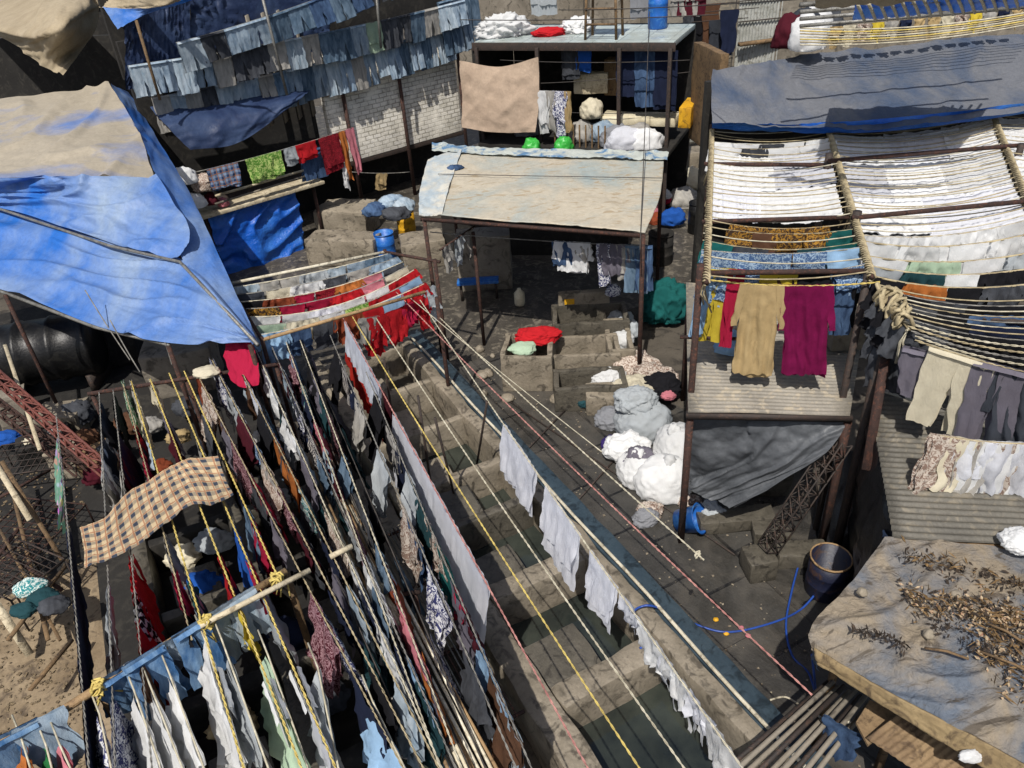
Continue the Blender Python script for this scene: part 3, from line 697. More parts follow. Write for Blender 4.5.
navyt = tarp_mat('navy_tarp', '1d2b4a', '3b4c6b', .4, .7, .5, .05)
def hangsheet(name, rows, mat, label, cat='tarpaulin', wr=.04, crease=.04, nu=50, nv=30, seed=0, wf=(3, 3)):
    return tag(patch(name, rows, mat, nu, nv, wr, wf, 0, .006, None, seed, crease), label, cat)
hangsheet('navy_awning', [[PW_(150, 108, .2), PW_(230, 96, .2), PW_(312, 88, .2)], [PW_(168, 128, .9), PW_(235, 118, 1.0), PW_(305, 95, .9)], [PW_(190, 150, 1.1), PW_(240, 142, 1.2), PW_(296, 103, 1.0)]], navyt, 'dark navy tarpaulin awning sagging below the lowest jeans line')
for i, (x0, x1, y0, y1, off) in enumerate(((125, 190, 30, 90, .1), (190, 330, 0, 60, .0))):
    hangsheet('navy_curtain', [[PW_(x0, y0 - 30, off), PW_((x0 + x1) / 2, y0 - 34, off), PW_(x1, y0 - 38, off)], [PW_(x0, y1, off), PW_((x0 + x1) / 2, y1 - 5, off), PW_(x1, y1 - 9, off)]], navyt, 'dark navy sheet hanging behind the upper jeans, %s' % ('left end', 'right of the first post')[i], wr=.06)
# jeans lines
def jline(nm, pts, off, zs=0):
    a = PW_(*pts[0], off); b = PW_(*pts[1], off); return rope(a, b, .12, .012, ROPE['grey'], 'thin grey line carrying the %s row of jeans' % nm, 'lines carrying the jeans')
JP = [
 ('lowest', (152, 98), (450, 26), .45, 23, .9, ['stone grey', 'pale blue', 'stone grey', 'charcoal', 'pale blue', 'pale blue', 'faded blue', 'stone grey', 'mid blue', 'faded blue', 'mid blue', 'faded blue', 'pale blue', 'faded blue', 'stone grey', 'faded blue', 'pale blue', 'faded blue', 'mid blue', 'faded blue', 'mid blue', 'pale blue', 'faded blue', 'pale blue', 'faded blue', 'stone grey', 'pale blue']),
 ('second', (128, 66), (464, 0), .75, 20, .76, ['pale blue', 'faded blue', 'pale blue', 'faded blue', 'stone grey', 'charcoal', 'charcoal', 'stone grey', 'pale blue', 'stone grey', 'mid blue', 'mid blue', 'faded blue', 'pale green', 'charcoal', 'charcoal', 'mid blue', 'stone grey', 'pale blue', 'faded blue', 'mid blue', 'mid blue', 'faded blue', 'mid blue']),
 ('third', (176, 43), (400, -36), 1.05, 11, .68, ['pale blue', 'charcoal', 'faded blue', 'faded blue', 'mid blue', 'mid blue', 'dark blue', 'mid blue', 'dark blue', 'charcoal', 'mid blue', 'dark blue', 'faded blue', 'mid blue', 'stone grey', 'mid blue', 'dark blue', 'faded blue']),
]
for (nm, a, b, off, n, h, cols) in JP:
    r = jline(nm, (a, b), off)
    ln = (r['b'] - r['a']).length
    for i in range(n):
        c = cols[i]; k = (i + .5) / n; cat = 'jeans' if c != 'pale green' else 'shirt'
        hang('jeans' if cat == 'jeans' else 'towel', r, k, ln / n * random.uniform(.95, 1.08), h * random.uniform(.85, 1.1), c, '%s %s on the %s line of jeans, %s from the left' % (c, cat, nm, ORD[i]), cat, 'jeans drying on three long lines', random.uniform(-.15, .15), seed=i % 6 + 1)
for i, (x0, y0, x1, y1) in enumerate(((258, -20, 287, 95), (375, -20, 381, 48), (136, 20, 160, 100))):
    a = PW_(x0, y0, 1.2); b = PW_(x1, y1, 1.2); tag(MB().tube([a, b], .035, 8).build('line_post', M['greysteel'] if i < 2 else M['wood']), 'thin post holding the jeans lines, %s' % ('left of the middle', 'right of the middle', 'at the left end')[i], 'post', 'posts of the jeans lines')
# mound of jeans thrown over the right end
rr = dict(a=PW_(440, 2, .6), b=PW_(476, -8, .6), sag=0)
for i, c in enumerate(('mid blue', 'faded blue', 'mid blue')):
    hang('jeans', rr, .15 + .32 * i, .6, 1.5, c, '%s long jeans bunched right of the brick wall, %s from the left' % (c, ORD[i]), 'jeans', 'bunch of jeans right of the brick wall')
# coloured balcony line
BA = P(195, 214, 1.7); BB = P(312, 180, 1.7)
def PB(x, y, off=0):
    d = (BB - BA); n = Vector((d.y, -d.x, 0)).normalized(); n = n if n.y < 0 else -n
    return PV(x, y, BA + n * off, BB + n * off)
t = empty('balcony', (BA + BB) / 2 - Vector((0, 0, 1.7))); tag(t, 'narrow wooden balcony shelf above the bright blue hanging sheet', 'balcony')
slab('deck', PB(195, 214), PB(318, 178), 1.62, 1.7, .7, M['palewood'], parent=t)
MB().bar(PB(215, 196, .3), PB(312, 168, .3), .05).build('rail', M['palewood'], t); MB().bar(PB(215, 204, .3), PB(312, 174, .3), .04).build('rail', M['wallgrey'], t)
for x, y in ((205, 212), (312, 182), (258, 196)):
    p = PB(x, y); MB().bar(Vector((p.x, p.y, 0)), p, .08).build('post', M['rust'], t)
r = rope(PB(196, 172, .5), PB(352, 128, .5), .05, .01, ROPE['grey'], 'thin line with the green print cloth and red cloths')
for x, w, h, fab, kind, lab, cat in ((222, .78, .55, 'blue check', 'towel', 'blue checked cloth on the balcony line, left of the green one', 'cloth'), (263, .95, .62, 'green print', 'towel', 'bright green leaf-print cloth on the balcony line', 'cloth'), (290, .35, .45, 'light grey', 'towel', 'small grey cloth between the green print and the red cloths', 'cloth'),
        (305, .6, .45, 'red', 'towel', 'plain red cloth on the balcony line', 'cloth'), (328, .6, .95, 'red print', 'towel', 'dark red patterned cloth on the balcony line', 'cloth'), (341, .2, 1.3, 'orange', 'rag', 'orange cloth at the right end of the balcony line', 'cloth'), (349, .25, 1.2, 'pink', 'rag', 'pink cloth hanging last on the balcony line', 'cloth')):
    hang(kind, r, rk(r, x=x), w, h, fab, lab, cat, 'cloths on the balcony line')
r2 = dict(a=PB(308, 150, .3), b=PB(345, 142, .3), sag=0)
hang('jeans', r2, .1, .7, .8, 'dark blue', 'dark blue jeans hanging under the dark red patterned cloth', 'jeans'); 
hang('rag', dict(a=PB(338, 165, .4), b=PB(352, 162, .4), sag=0), .5, .25, .7, 'white', 'white rag hanging at the right corner of the balcony', 'rag')
for i, (x, y, f, sz) in enumerate(((188, 183, 'white', .55), (205, 190, 'brown print', .6), (212, 204, 'maroon', .4), (224, 206, 'pink', .3), (197, 207, 'white', .5))):
    tag(lumps('cloth_heap', PB(x, y, .1), (sz, sz * .8, sz * .7), FAB[f], seed=i, sub=4), '%s crumpled cloth at the left end of the balcony, %s' % (f, ('uppermost', 'beside the blue check cloth', 'on the deck', 'small one on the deck', 'lowest')[i]), 'cloth heap', 'heaps at the balcony end')
bright = tarp_mat('bright_blue', '1a5cc0', '4a86cc', .4, .8, .32, .15, bump=.8)
hangsheet('blue_curtain', [[PB(205, 214, .1), PB(250, 202, .1), PB(294, 190, .1)], [PB(216, 246, .2), PB(258, 238, .15), PB(302, 226, .1)], [PB(229, 279, .1), PB(268, 272, .2), PB(308, 262, .1)]], bright, 'bright blue plastic sheet hanging below the balcony', 'plastic sheet', .08, .16, seed=8, wf=(2.2, 3), nu=80, nv=50)
# steps, boxes and barrels under the brick wall
t0 = tag(rough_box('covered_crate', P(350, 232, 0), (1.5, 1.0, .8), -.25, M['concrete2'], None, .05, .03), 'large crate covered with muddy cloth right of the blue sheet', 'crate')
t0 = tag(rough_box('covered_crate', P(348, 262, 0), (1.9, .7, .75), -.25, M['concrete'], None, .06, .03), 'low muddy box in front of the covered crate', 'crate')
tag(rough_box('stone_block', P(425, 262, 0), (1.1, .9, .7), .15, M['concrete'], None, .04, .02), 'low concrete block right of the blue barrel', 'block')
def barrel(loc, r, h, mat, label, cat='barrel', open_=True):
    t = empty('barrel', loc); tag(t, label, cat)
    lathe('shell', loc, [(0, 0), (r * .96, 0), (r, .03), (r, h * .32), (r * 1.03, h * .34), (r, h * .36), (r, h * .64), (r * 1.03, h * .66), (r, h * .68), (r * .99, h)] + ([(r * .92, h), (r * .9, h * .1), (0, h * .1)] if open_ else [(0, h)]), mat, t)
    lathe('rim', loc + Vector((0, 0, h)), [(r * .96, -.015), (r * 1.03, -.015), (r * 1.03, .012), (r * .96, .012), (r * .96, -.015)], M['bamboo'] if mat == M['brownplastic'] else mat, t)
    return t
barrel(P(388, 262, 0), .25, .8, M['blueplastic'], 'blue barrel under the heap of folded jeans')
barrel(P(408, 236, 0), .25, .75, M['yellowpaint'], 'yellow barrel behind the blue barrel')
for i, (x, y, z, f, w) in enumerate(((376, 214, .9, 'dark blue', .7), (392, 206, 1.0, 'faded blue', .8), (404, 210, 1.05, 'pale blue', .6), (398, 218, .95, 'charcoal', .7))):
    tag(lumps('folded_jeans', P(x, y, z), (w, .5, .3), FAB[f], seed=i + 11, sub=4, rot=.2), '%s heap of folded jeans on the barrels, %s' % (f, ('left end', 'on top', 'right end', 'at the bottom')[i]), 'jeans heap', 'folded jeans on barrels')
r = rope(PW_(352, 172, .3), PW_(410, 172, .3), .04, .012, ROPE['grey'], 'short dark line with a beige cloth under the brick wall')
hang('towel', r, .5, .38, .5, 'beige', 'small beige cloth on the short line under the brick wall', 'cloth')

# ================================================================ CENTRE SHED
t = empty('tile_roof_shed', P(575, 150, 0)); tag(t, 'two-storey open shed with a flat pale tiled roof', 'building')
tiles = brick_mat('pale_tiles', 'b9c4c2', 'a3aeac', '7b8482', .62, .62, .015, .6, 'XY', .3, '8f958f', 0)
zr = 4.6; A = P(474, 42, zr); B = P(674, 42, zr); bk = 2.6
pr = (B - A).normalized(); pn = Vector((-pr.y, pr.x, 0))
def boxf(nm, s0, s1, t0, t1, z0, z1, mat, parent, bev=.01, amp=.003, cuts=.6):
    c = A + pr * ((s0 + s1) / 2) + pn * ((t0 + t1) / 2); c.z = z0
    return rough_box(nm, c, (s1 - s0, t1 - t0, z1 - z0), math.atan2(pr.y, pr.x), mat, parent, bev, amp, cuts)
LN = (B - A).length
boxf('roof', 0, LN, 0, bk, zr - .12, zr, tiles, t)
boxf('roof_edge', -.05, LN + .05, -.06, 0, zr - .2, zr - .01, M['darksteel'], t)
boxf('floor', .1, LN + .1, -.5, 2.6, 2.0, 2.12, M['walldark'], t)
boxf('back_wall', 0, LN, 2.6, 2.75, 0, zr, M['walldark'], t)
for s in (.05, 1.75, 3.9, LN - .1):
    boxf('post', s, s + .09, -.15, -.06, 0, zr - .12, M['darksteel'], t)
boxf('side_wall', -.1, .0, 0, 2.6, 0, zr - .15, M['walldark'], t)
for k in range(9): boxf('baluster', 2.3 + k * .17, 2.34 + k * .17, -.45, -.41, 2.12, 2.7, M['wood'], t)
def onf(s, tt, z): q = A + pr * s + pn * tt; return Vector((q.x, q.y, z))
# things on the tile roof
t = empty('stool_frame', onf(3.35, .7, zr)); tag(t, 'tall wooden stool frame standing on the pale tiled roof', 'stool')
for a in (-.4, .4):
    for b in (-.3, .3): MB().bar(onf(3.35 + a, .6 + b, zr), onf(3.35 + a * .9, .6 + b * .9, zr + 1.25), .06).build('leg', M['wood'], t)
for z in (.35, .7):
    MB().bar(onf(2.95, .3, zr + z), onf(3.75, .3, zr + z), .05).build('rung', M['wood'], t)
boxf('seat', 2.88, 3.82, .2, 1.0, zr + 1.25, zr + 1.33, M['wood'], t)
tag(lumps('red_cloth', onf(1.75, .9, zr), (.9, .5, .2), FAB['red'], seed=3), 'red cloth lying spread on the pale tiled roof', 'cloth')
tag(lumps('laundry_sack', onf(.45, .9, zr), (1.4, .9, .5), FAB['white'], seed=6, fold=.3, amp=.35), 'white laundry sack on the left end of the tiled roof', 'sack')
tag(lumps('laundry_sack', onf(2.4, 1.4, zr), (.8, .6, .35), FAB['white'], seed=7, fold=.3, amp=.35), 'white cloth heap beside the stool on the tiled roof', 'sack')
barrel(onf(4.4, 1.9, zr), .25, .9, M['blueplastic'], 'blue barrel on the pale tiled roof')
for i, (s, f, h) in enumerate(((1.1, 'light grey', 1.1), (3.9, 'grey', 1.2), (5.1, 'maroon', 1.2), (4.05 + .9, 'stone grey', 1.2))):
    hang('towel', dict(a=onf(0, 2.4, zr + 1.4), b=onf(LN, 2.4, zr + 1.4), sag=.05), s / LN, .8, h, f, '%s cloth hanging behind the tiled roof, %s from the left' % (f, ORD[(0, 1, 3, 2)[i]]), 'cloth', 'cloths behind the tiled roof')
rope(onf(-.3, -.1, zr + .55), onf(LN + 1, -.1, zr + .6), .05, .012, ROPE['dark'], 'dark cable stretched above the front edge of the tiled roof')
# brown curtain and clutter on its upper floor
brownc = tarp_mat('brown_cloth', 'a8937f', 'b7a28d', .3, .7, .9, .12)
tag(patch('brown_curtain', [[onf(-.2, -.55, zr - .35), onf(.9, -.5, zr - .5), onf(2.0, -.55, zr - .25)], [onf(-.2, -.62, zr - 1.2), onf(.9, -.7, zr - 1.3), onf(2.0, -.6, zr - 1.2)], [onf(-.25, -.7, zr - 2.02), onf(.9, -.75, zr - 2.1), onf(1.9, -.7, zr - 2.05)]], brownc, 50, 30, .04, (3, 3), 0, .005, None, 9, .03), 'brown cloth curtain hung below the tiled roof', 'curtain')
for i, (x, f, w, h) in enumerate(((540, 'white', .35, 1.1), (548, 'stone grey', .3, 1.0), (557, 'white print', .4, 1.1), (563, 'beige', .18, 1.0))):
    s = 2.1 + i * .22; hang('rag', dict(a=onf(0, -.6, zr - 1.05), b=onf(LN, -.6, zr - 1.05), sag=0), s / LN, w, h, f, '%s rag hanging right of the brown curtain, %s in the bunch' % (f, ORD[i]), 'rag', 'rags beside the brown curtain')
for i, (s, z) in enumerate(((1.75, 2.0), (2.65, 2.1))):
    tag(lumps('green_bundle', onf(s, -.7, z - .05), (.5, .4, .42), M['greenplastic'], seed=i + 3, sub=4), 'bright green plastic bundle at the foot of the brown curtain, %s one' % ('left', 'right')[i], 'bundle')
for i, (s, tt, z, sx, f) in enumerate(((2.9, .2, 2.12, .8, 'stone grey'), (3.4, .3, 2.12, .9, 'faded blue'), (3.9, -.1, 2.12, .9, 'grey'), (4.4, .1, 2.12, 1.0, 'stone grey'), (4.7, -.2, 2.12, .9, 'white'), (4.2, -.35, 2.12, 1.1, 'bluish white'), (3.1, .3, 2.7, .6, 'cream'), (1.2, .5, 2.12, .8, 'grey'))):
    tag(lumps('laundry_heap', onf(s, tt, z), (sx, .6, .5), FAB[f], seed=i + 20, sub=4), '%s heap of laundry on the upper floor of the shed, %s' % (f, ('leftmost', 'below the balusters', 'in the middle', 'behind the white ones', 'rightmost', 'at the front edge', 'raised beside the balusters', 'behind the curtain')[i]), 'laundry heap', 'laundry heaps on the shed floor')
tag(rough_box('mattress', onf(4.3, .7, 2.5), (2.0, .7, .22), math.atan2(pr.y, pr.x), M['creamplastic'], None, .06, .02), 'cream mattress at the back of the shed floor', 'mattress')
tag(rough_box('wooden_box', onf(2.9, .9, 3.2), (.9, .4, .5), math.atan2(pr.y, pr.x) + .2, M['palewood'], None, .02, .01), 'pale wooden box on the shelf inside the shed', 'box')
tag(rough_box('wooden_box', onf(3.4, 1.2, 3.1), (.35, .4, .9), math.atan2(pr.y, pr.x), M['wood'], None, .02, .01), 'upright brown wooden box inside the shed', 'box')
tag(rough_box('yellow_board', onf(LN + .35, .5, 2.6), (.3, 1.0, .5), math.atan2(pr.y, pr.x), M['yellowpaint'], None, .02, .01), 'yellow painted board right of the shed', 'board')
rs = dict(a=onf(0, .3, zr - .25), b=onf(LN, .3, zr - .25), sag=.02)
for i, (s, f, w, h) in enumerate(((2.55, 'charcoal', .5, .7), (4.0, 'navy', .5, 1.1), (4.5, 'dark blue', .55, 1.35), (5.0, 'navy', .6, 1.4), (2.9, 'blue', .4, .5))):
    hang('towel', rs, s / LN, w, h, f, '%s cloth hanging inside the shed, %s' % (f, ('leftmost', 'third from the right', 'second from the right', 'rightmost', 'short bright one')[i]), 'cloth', 'cloths inside the shed')
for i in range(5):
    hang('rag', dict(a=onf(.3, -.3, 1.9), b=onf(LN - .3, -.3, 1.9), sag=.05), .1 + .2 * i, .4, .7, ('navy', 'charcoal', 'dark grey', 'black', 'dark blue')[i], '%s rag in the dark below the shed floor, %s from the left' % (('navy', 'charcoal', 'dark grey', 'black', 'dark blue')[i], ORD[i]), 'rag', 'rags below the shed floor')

# ---------------------------------------------------------------- beige canopy
t = empty('canopy', P(540, 300, 0)); tag(t, 'flat dusty beige sheet canopy on posts in the centre', 'canopy')
can = tarp_mat('canopy_sheet', '8e9896', 'aca391', .36, .54, .75, 0, (1, 1, 1), .5, '8f8068', .3)
zc = 3.0
patch('roof_sheet', [[(446, 149, zc + .12), (520, 153, zc + .12), (600, 155, zc + .1), (664, 157, zc + .08)], [(436, 182, zc + .06), (515, 186, zc + .08), (595, 190, zc + .06), (660, 196, zc + .02)], [(421, 215, zc - .02), (500, 221, zc), (580, 227, zc), (645, 233, zc - .04)]], can, 120, 60, .025, (5, 4), 0, .005, t, 3, .015, thick=.012)
patch('plastic_border', [[(432, 143, zc + .16), (500, 148, zc + .17), (600, 150, zc + .15), (669, 152, zc + .13)], [(432, 151, zc + .17), (500, 155, zc + .18), (600, 158, zc + .16), (667, 160, zc + .13)]], tarp_mat('patchy_plastic', '5d7f9f', 'b7bcb4', .40, .5, .5, .1, scale=3), 80, 8, .03, (14, 3), 0, .01, t, 4, .03)
patch('pale_edge_sheet', [[(428, 160, zc + .14), (445, 152, zc + .17), (462, 150, zc + .17)], [(420, 190, zc + .1), (437, 186, zc + .1), (450, 184, zc + .12)], [(419, 216, zc + .0), (432, 216, zc + .02), (442, 214, zc + .03)]], tarp_mat('pale_plastic', 'a9b5bb', 'c9c5b8', .4, .6, .5, .1, scale=2), 20, 40, .03, (3, 8), 0, .008, t, 5, .02)
for x, y, z in ((424, 218, zc - .05), (643, 235, zc - .05), (662, 160, zc), (448, 155, zc)):
    p = P(x, y, z); MB().bar(Vector((p.x, p.y, 0)), p, .07).build('post', M['rust'], t)
MB().bar(P(421, 219, zc - .07), P(644, 236, zc - .08), .06).build('beam', M['rust'], t); MB().bar(P(448, 155, zc), P(662, 161, zc), .06).build('beam', M['rust'], t)
tag(lumps('blue_rag', P(455, 169, zc + .12), (.35, .25, .08), FAB['dark blue'], seed=4, sub=4), 'small dark blue rag lying on the beige canopy', 'rag')
tag(MB().tube([P(438, 174, zc + .16), P(540, 176, zc + .16), P(662, 178, zc + .12)], .008, 5).build('slack_cord', ROPE['dark']), 'thin dark cord lying across the beige canopy', 'cord')
rc = dict(a=P(430, 232, 2.5), b=P(645, 246, 2.5), sag=.03)
tag(MB().tube(sagline(rc['a'], rc['b'], .03, 12), .01, 6).build('rope', ROPE['grey']), 'thin line under the front edge of the canopy', 'rope')
for x, f, w, h, kd in ((562, 'dark blue', .4, .5, 'towel'), (572, 'white', .55, .6, 'shirt'), (582, 'stone grey', .3, .5, 'rag'), (604, 'white print', .25, .8, 'rag'), (614, 'lilac', .4, .6, 'shirt'), (624, 'stone grey', .3, .7, 'rag'), (637, 'mid blue', .4, .95, 'jeans'), (644, 'dark blue', .3, .9, 'jeans')):
    hang(kd, rc, rk(rc, x=x), w, h, f, '%s %s hanging under the canopy front, near its %s' % (f, {'rag': 'rag', 'towel': 'cloth', 'shirt': 'shirt', 'jeans': 'jeans'}[kd], 'right corner' if x > 630 else ('right half' if x > 595 else 'middle')), {'rag': 'rag', 'towel': 'cloth', 'shirt': 'shirt', 'jeans': 'jeans'}[kd], 'clothes under the canopy')
# below the canopy
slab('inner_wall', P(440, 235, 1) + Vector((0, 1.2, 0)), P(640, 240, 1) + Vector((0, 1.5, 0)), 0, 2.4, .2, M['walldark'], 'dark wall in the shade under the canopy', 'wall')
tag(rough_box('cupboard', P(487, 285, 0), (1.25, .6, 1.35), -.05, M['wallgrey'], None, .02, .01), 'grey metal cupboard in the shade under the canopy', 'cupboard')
t = empty('bench', P(478, 300, 0)); tag(t, 'low blue bench in front of the grey cupboard', 'bench')
c = P(478, 282, .45)
rough_box('seat', c, (.95, .3, .06), -.03, M['blueplastic'], t, .01, .004)
for a in (-.4, .4): MB().bar(c + Vector((a, 0, 0)), Vector((c.x + a, c.y, 0)), .06).build('leg', M['darksteel'], t)
def tank(c, sx, sy, h, rot, mat, label, wth=.1, cat='wash tank', waterz=None):
    t = empty('wash_tank', c); tag(t, label, cat)
    ca, sa = math.cos(rot), math.sin(rot)
    def q(x, y): return c + Vector((x * ca - y * sa, x * sa + y * ca, 0))
    for nm, x, y, a, b in (('side', -sx / 2 + wth / 2, 0, wth, sy - 2 * wth - .004), ('side', sx / 2 - wth / 2, 0, wth, sy - 2 * wth - .004), ('side', 0, -sy / 2 + wth / 2, sx, wth), ('side', 0, sy / 2 - wth / 2, sx, wth)):
        rough_box(nm, q(x, y), (a, b, h), rot, mat, t, .03, .012, .16)
    rough_box('basin_floor', c, (sx - 2 * wth, sy - 2 * wth, .12), rot, M['concrete_dark'], t, .01, .004)
    return t
tank(P(590, 345, 0), 1.5, .9, .75, -.05, M['concrete_dark'], 'concrete wash tank behind the block with the yellow mark')
sg = empty('marked_slab', P(584, 325, 0)); tag(sg, 'upright pale concrete slab with a small yellow mark', 'slab')
c = P(584, 324, .25); rough_box('slab', Vector((c.x, c.y, 0)), (1.05, .16, 1.0), -.04, M['concrete2'], sg, .02, .008)
p = P(566, 300, .75); rough_box('yellow_mark', Vector((c.x - .3, c.y - .092, .78)), (.2, .01, .12), -.04, M['yellowpaint'], sg, 0, .001)
tank(P(575, 372, 0), 1.7, .8, .6, -.05, M['concrete'], 'long concrete wash tank right of the red cloth')
tank(P(530, 378, 0), .95, .95, .75, -.15, M['concrete'], 'square concrete wash tank under the red cloth')
tank(P(590, 400, 0), 1.3, .7, .5, -.05, M['concrete_dark'], 'low dark wash tank nearest the white sacks')
tank(P(618, 360, 0), .5, 1.3, .6, -.05, M['concrete'], 'narrow wash tank beside the alley')
tag(lumps('red_cloth', P(537, 340, .7), (.85, .5, .25), FAB['red'], seed=31), 'bright red wet cloth spread over the square tank', 'cloth')
tag(lumps('folded_cloth', P(523, 350, .72), (.5, .4, .14), FAB['pale green'], seed=32, sub=4), 'pale green folded cloth beside the red cloth', 'cloth')
tag(lumps('cloth_bundle', P(613, 294, .95), (.3, .3, .2), FAB['white print'], seed=33, sub=4), 'small bundle lying on the marked concrete slab', 'bundle')
for i, (x, y, f, s) in enumerate(((620, 325, 'light grey', .5), (622, 345, 'white', .45), (632, 335, 'light grey', .3))):
    tag(lumps('wet_laundry', P(x, y, .3), (s, s, .3), FAB[f], seed=40 + i, sub=4), '%s wet laundry in the narrow tank, %s' % (f, ('back', 'front', 'small piece')[i]), 'laundry', 'wet laundry in the narrow tank')
tag(lumps('green_bundle', P(664, 318, .1), (1.05, .8, .85), FAB['teal'], seed=35, fold=.2), 'large dark teal cloth bundle in the alley', 'bundle')
# water can
tag(lathe('water_can', P(445 + 75, 305, 0), [(0, 0), (.1, 0), (.12, .05), (.12, .3), (.05, .38), (.04, .42), (0, .42)], M['creamplastic']), 'small white can standing under the canopy', 'can')
# ================================================================ ALLEY
for i, (x, y, r, h, m, lb) in enumerate(((660, 262, .3, .75, 'walldark', 'dark grey bin at the right corner of the canopy'), (690, 140, .35, 1.0, 'roofwhite', 'tall pale barrel far down the alley'), (697, 232, .25, .8, 'blackdrum', 'dark barrel beside the rack post in the alley'))):
    barrel(P(x, y, 0), r, h, M[m], lb)
for i, (x, y, f, s, z) in enumerate(((655, 205, 'pink', .5, 0), (662, 195, 'crimson', .5, .2), (657, 215, 'rust', .5, 0), (664, 190, 'white', .4, .4), (672, 215, 'blue', .7, .1), (652, 190, 'brown', .5, .1), (682, 198, 'stone grey', .9, 0), (690, 180, 'cream', 1.0, 0))):
    tag(lumps('clothes_heap', P(x, y + 8, z), (s, s * .8, s * .6), FAB[f], seed=50 + i, sub=4), '%s clothes heap on the alley floor right of the canopy, %s' % (f, ('front', 'behind', 'lowest', 'topmost', 'spread flat', 'against the canopy', 'by the rack', 'farthest')[i]), 'clothes heap', 'clothes heaps in the alley')
for i, (x, y, sx, sy, h, m) in enumerate(((690, 172, 1.2, .8, .7, 'concrete'), (686, 128, 1.6, 1.2, 1.0, 'concrete_dark'), (700, 95, 1.4, 1.5, 1.4, 'wood'), (692, 70, 1.6, 1.6, 2.0, 'walldark'), (712, 45, 1.4, 1.5, 2.6, 'roofgrey'))):
    tag(rough_box('alley_box', P(x, y, 0), (sx, sy, h), .1 * i, M[m], None, .04, .03), '%s box or block standing in the alley, %s counted from the canopy' % (('grey', 'dark', 'brown', 'blackish', 'pale')[i], ORD[i]), 'box')
for i, (x, y, f, s) in enumerate(((628, 150, 'green', .5), (640, 162, 'green', .5))):
    pass
tag(lumps('green_bundle', P(672, 158, .1), (.6, .5, .4), M['greenplastic'], seed=61, sub=4), 'bright green plastic bundle in the alley behind the canopy', 'bundle')
for i, (x, y0, y1) in enumerate(((668, 40, 150), (683, 30, 130), (653, 0, 120), (676, 90, 170))):
    b = P(x, y1 + 4, 0); tp = PV(x - 4, y0, b, b + Vector((1, 0, 0))); tag(MB().tube([b, Vector((b.x, b.y, tp.z))], .035, 8).build('alley_pole', M['rust' if i % 2 else 'darksteel']), 'thin upright pole in the alley beside the shed, %s' % ('tallest left', 'middle', 'nearest the shed', 'shortest')[i], 'pole', 'poles in the alley')
for i, (x, y, z, f, w, h) in enumerate(((690, 8, 4.4, 'charcoal', .5, 1.1), (703, 12, 4.6, 'black', .6, 1.3), (712, 4, 4.8, 'brown', .5, 1.2), (720, 20, 4.4, 'dark grey', .6, 1.4), (697, 35, 3.8, 'stone grey', .4, .8), (730, 10, 4.7, 'navy', .5, 1.2), (684, 55, 3.0, 'brown', .4, .9), (705, 60, 3.4, 'charcoal', .6, 1.2))):
    p = P(x, y, z); hang('rag', dict(a=p - Vector((.5, 0, 0)), b=p + Vector((.5, 0, 0)), sag=0), .5, w, h, f, '%s garment hanging over the far alley, %s of the cluster' % (f, ORD[i]), 'garment', 'garments over the far alley')
    tag(MB().tube([p - Vector((.8, 0, 0)), p + Vector((.8, 0, 0))], .012, 5).build('hanging_bar', M['darksteel']), 'short dark bar over the far alley carrying the %s garment' % ORD[i], 'bar', 'bars over the far alley')
# teal post
p = P(737, 60, 3.0); tag(MB().tube([p - Vector((0, 0, 3)), p + Vector((0, 0, 1.4))], .07, 10).build('teal_post', M['teal']), 'teal painted post behind the grey tarpaulin', 'post')
tag(lathe('red_pot', P(737, 58, 3.1), [(0, 0), (.16, 0), (.2, .3), (.22, .32), (.18, .32), (0, .1)], FAB['crimson']), 'red and white pot at the foot of the teal post', 'pot')

# ================================================================ TOP RIGHT
t = empty('white_tin_shed', P(775, 45, 0)); tag(t, 'shed with white corrugated walls behind the grey tarpaulin', 'building')
a = P(736, 44, 3.6); b = P(812, 36, 3.6)
mbw = MB(); n = 120
for i in range(n + 1):
    p = lerp(a, b, i / n); y = .02 * math.sin(i * 1.3)
    mbw.v += [p + Vector((0, y, -3.6)), p + Vector((0, y, 4.5))]; mbw.uv += [(0, 0)] * 2
mbw.f = [(2 * i, 2 * i + 2, 2 * i + 3, 2 * i + 1) for i in range(n)]
mbw.build('tin_wall', M['roofwhite'], t)
MB().bar(P(738, 44, 3.62) - Vector((0, .1, 0)), P(800, 36, 3.62) - Vector((0, .1, 0)), .16, .1).build('wooden_sill', M['wood'], t)
for k in range(3): MB().bar(a + Vector((0, -.06, .6 + k * .55)), b + Vector((0, -.06, .6 + k * .55)), .03).build('rail', M['darksteel'], t)
slab('wall', Vector((a.x, a.y + .3, 0)), Vector((b.x + 8, b.y - .5, 0)), 0, 5.2, .15, M['wallgrey'], parent=t)
gt = tarp_mat('grey_blue_tarp', '3c4a60', '65676c', .34, .58, .6, .05, scale=1.1, stretch=(1, .6, 1), bump=.8)
t = empty('grey_tarp_roof', P(860, 120, 0)); tag(t, 'long slate-blue tarpaulin roof sloping down behind the white laundry', 'tarpaulin')
patch('sheet', [[(712, 70, 4.9), (800, 56, 4.85), (900, 45, 4.85), (1024, 34, 4.85), (1110, 26, 4.85)], [(712, 98, 4.6), (800, 92, 4.5), (900, 84, 4.5), (1024, 70, 4.55), (1110, 62, 4.5)], [(712, 124, 4.3), (800, 127, 4.2), (890, 128, 4.2), (1024, 112, 4.25), (1110, 100, 4.3)]], gt, 200, 40, .06, (9, 1.6), 0, .005, t, 11, .035)
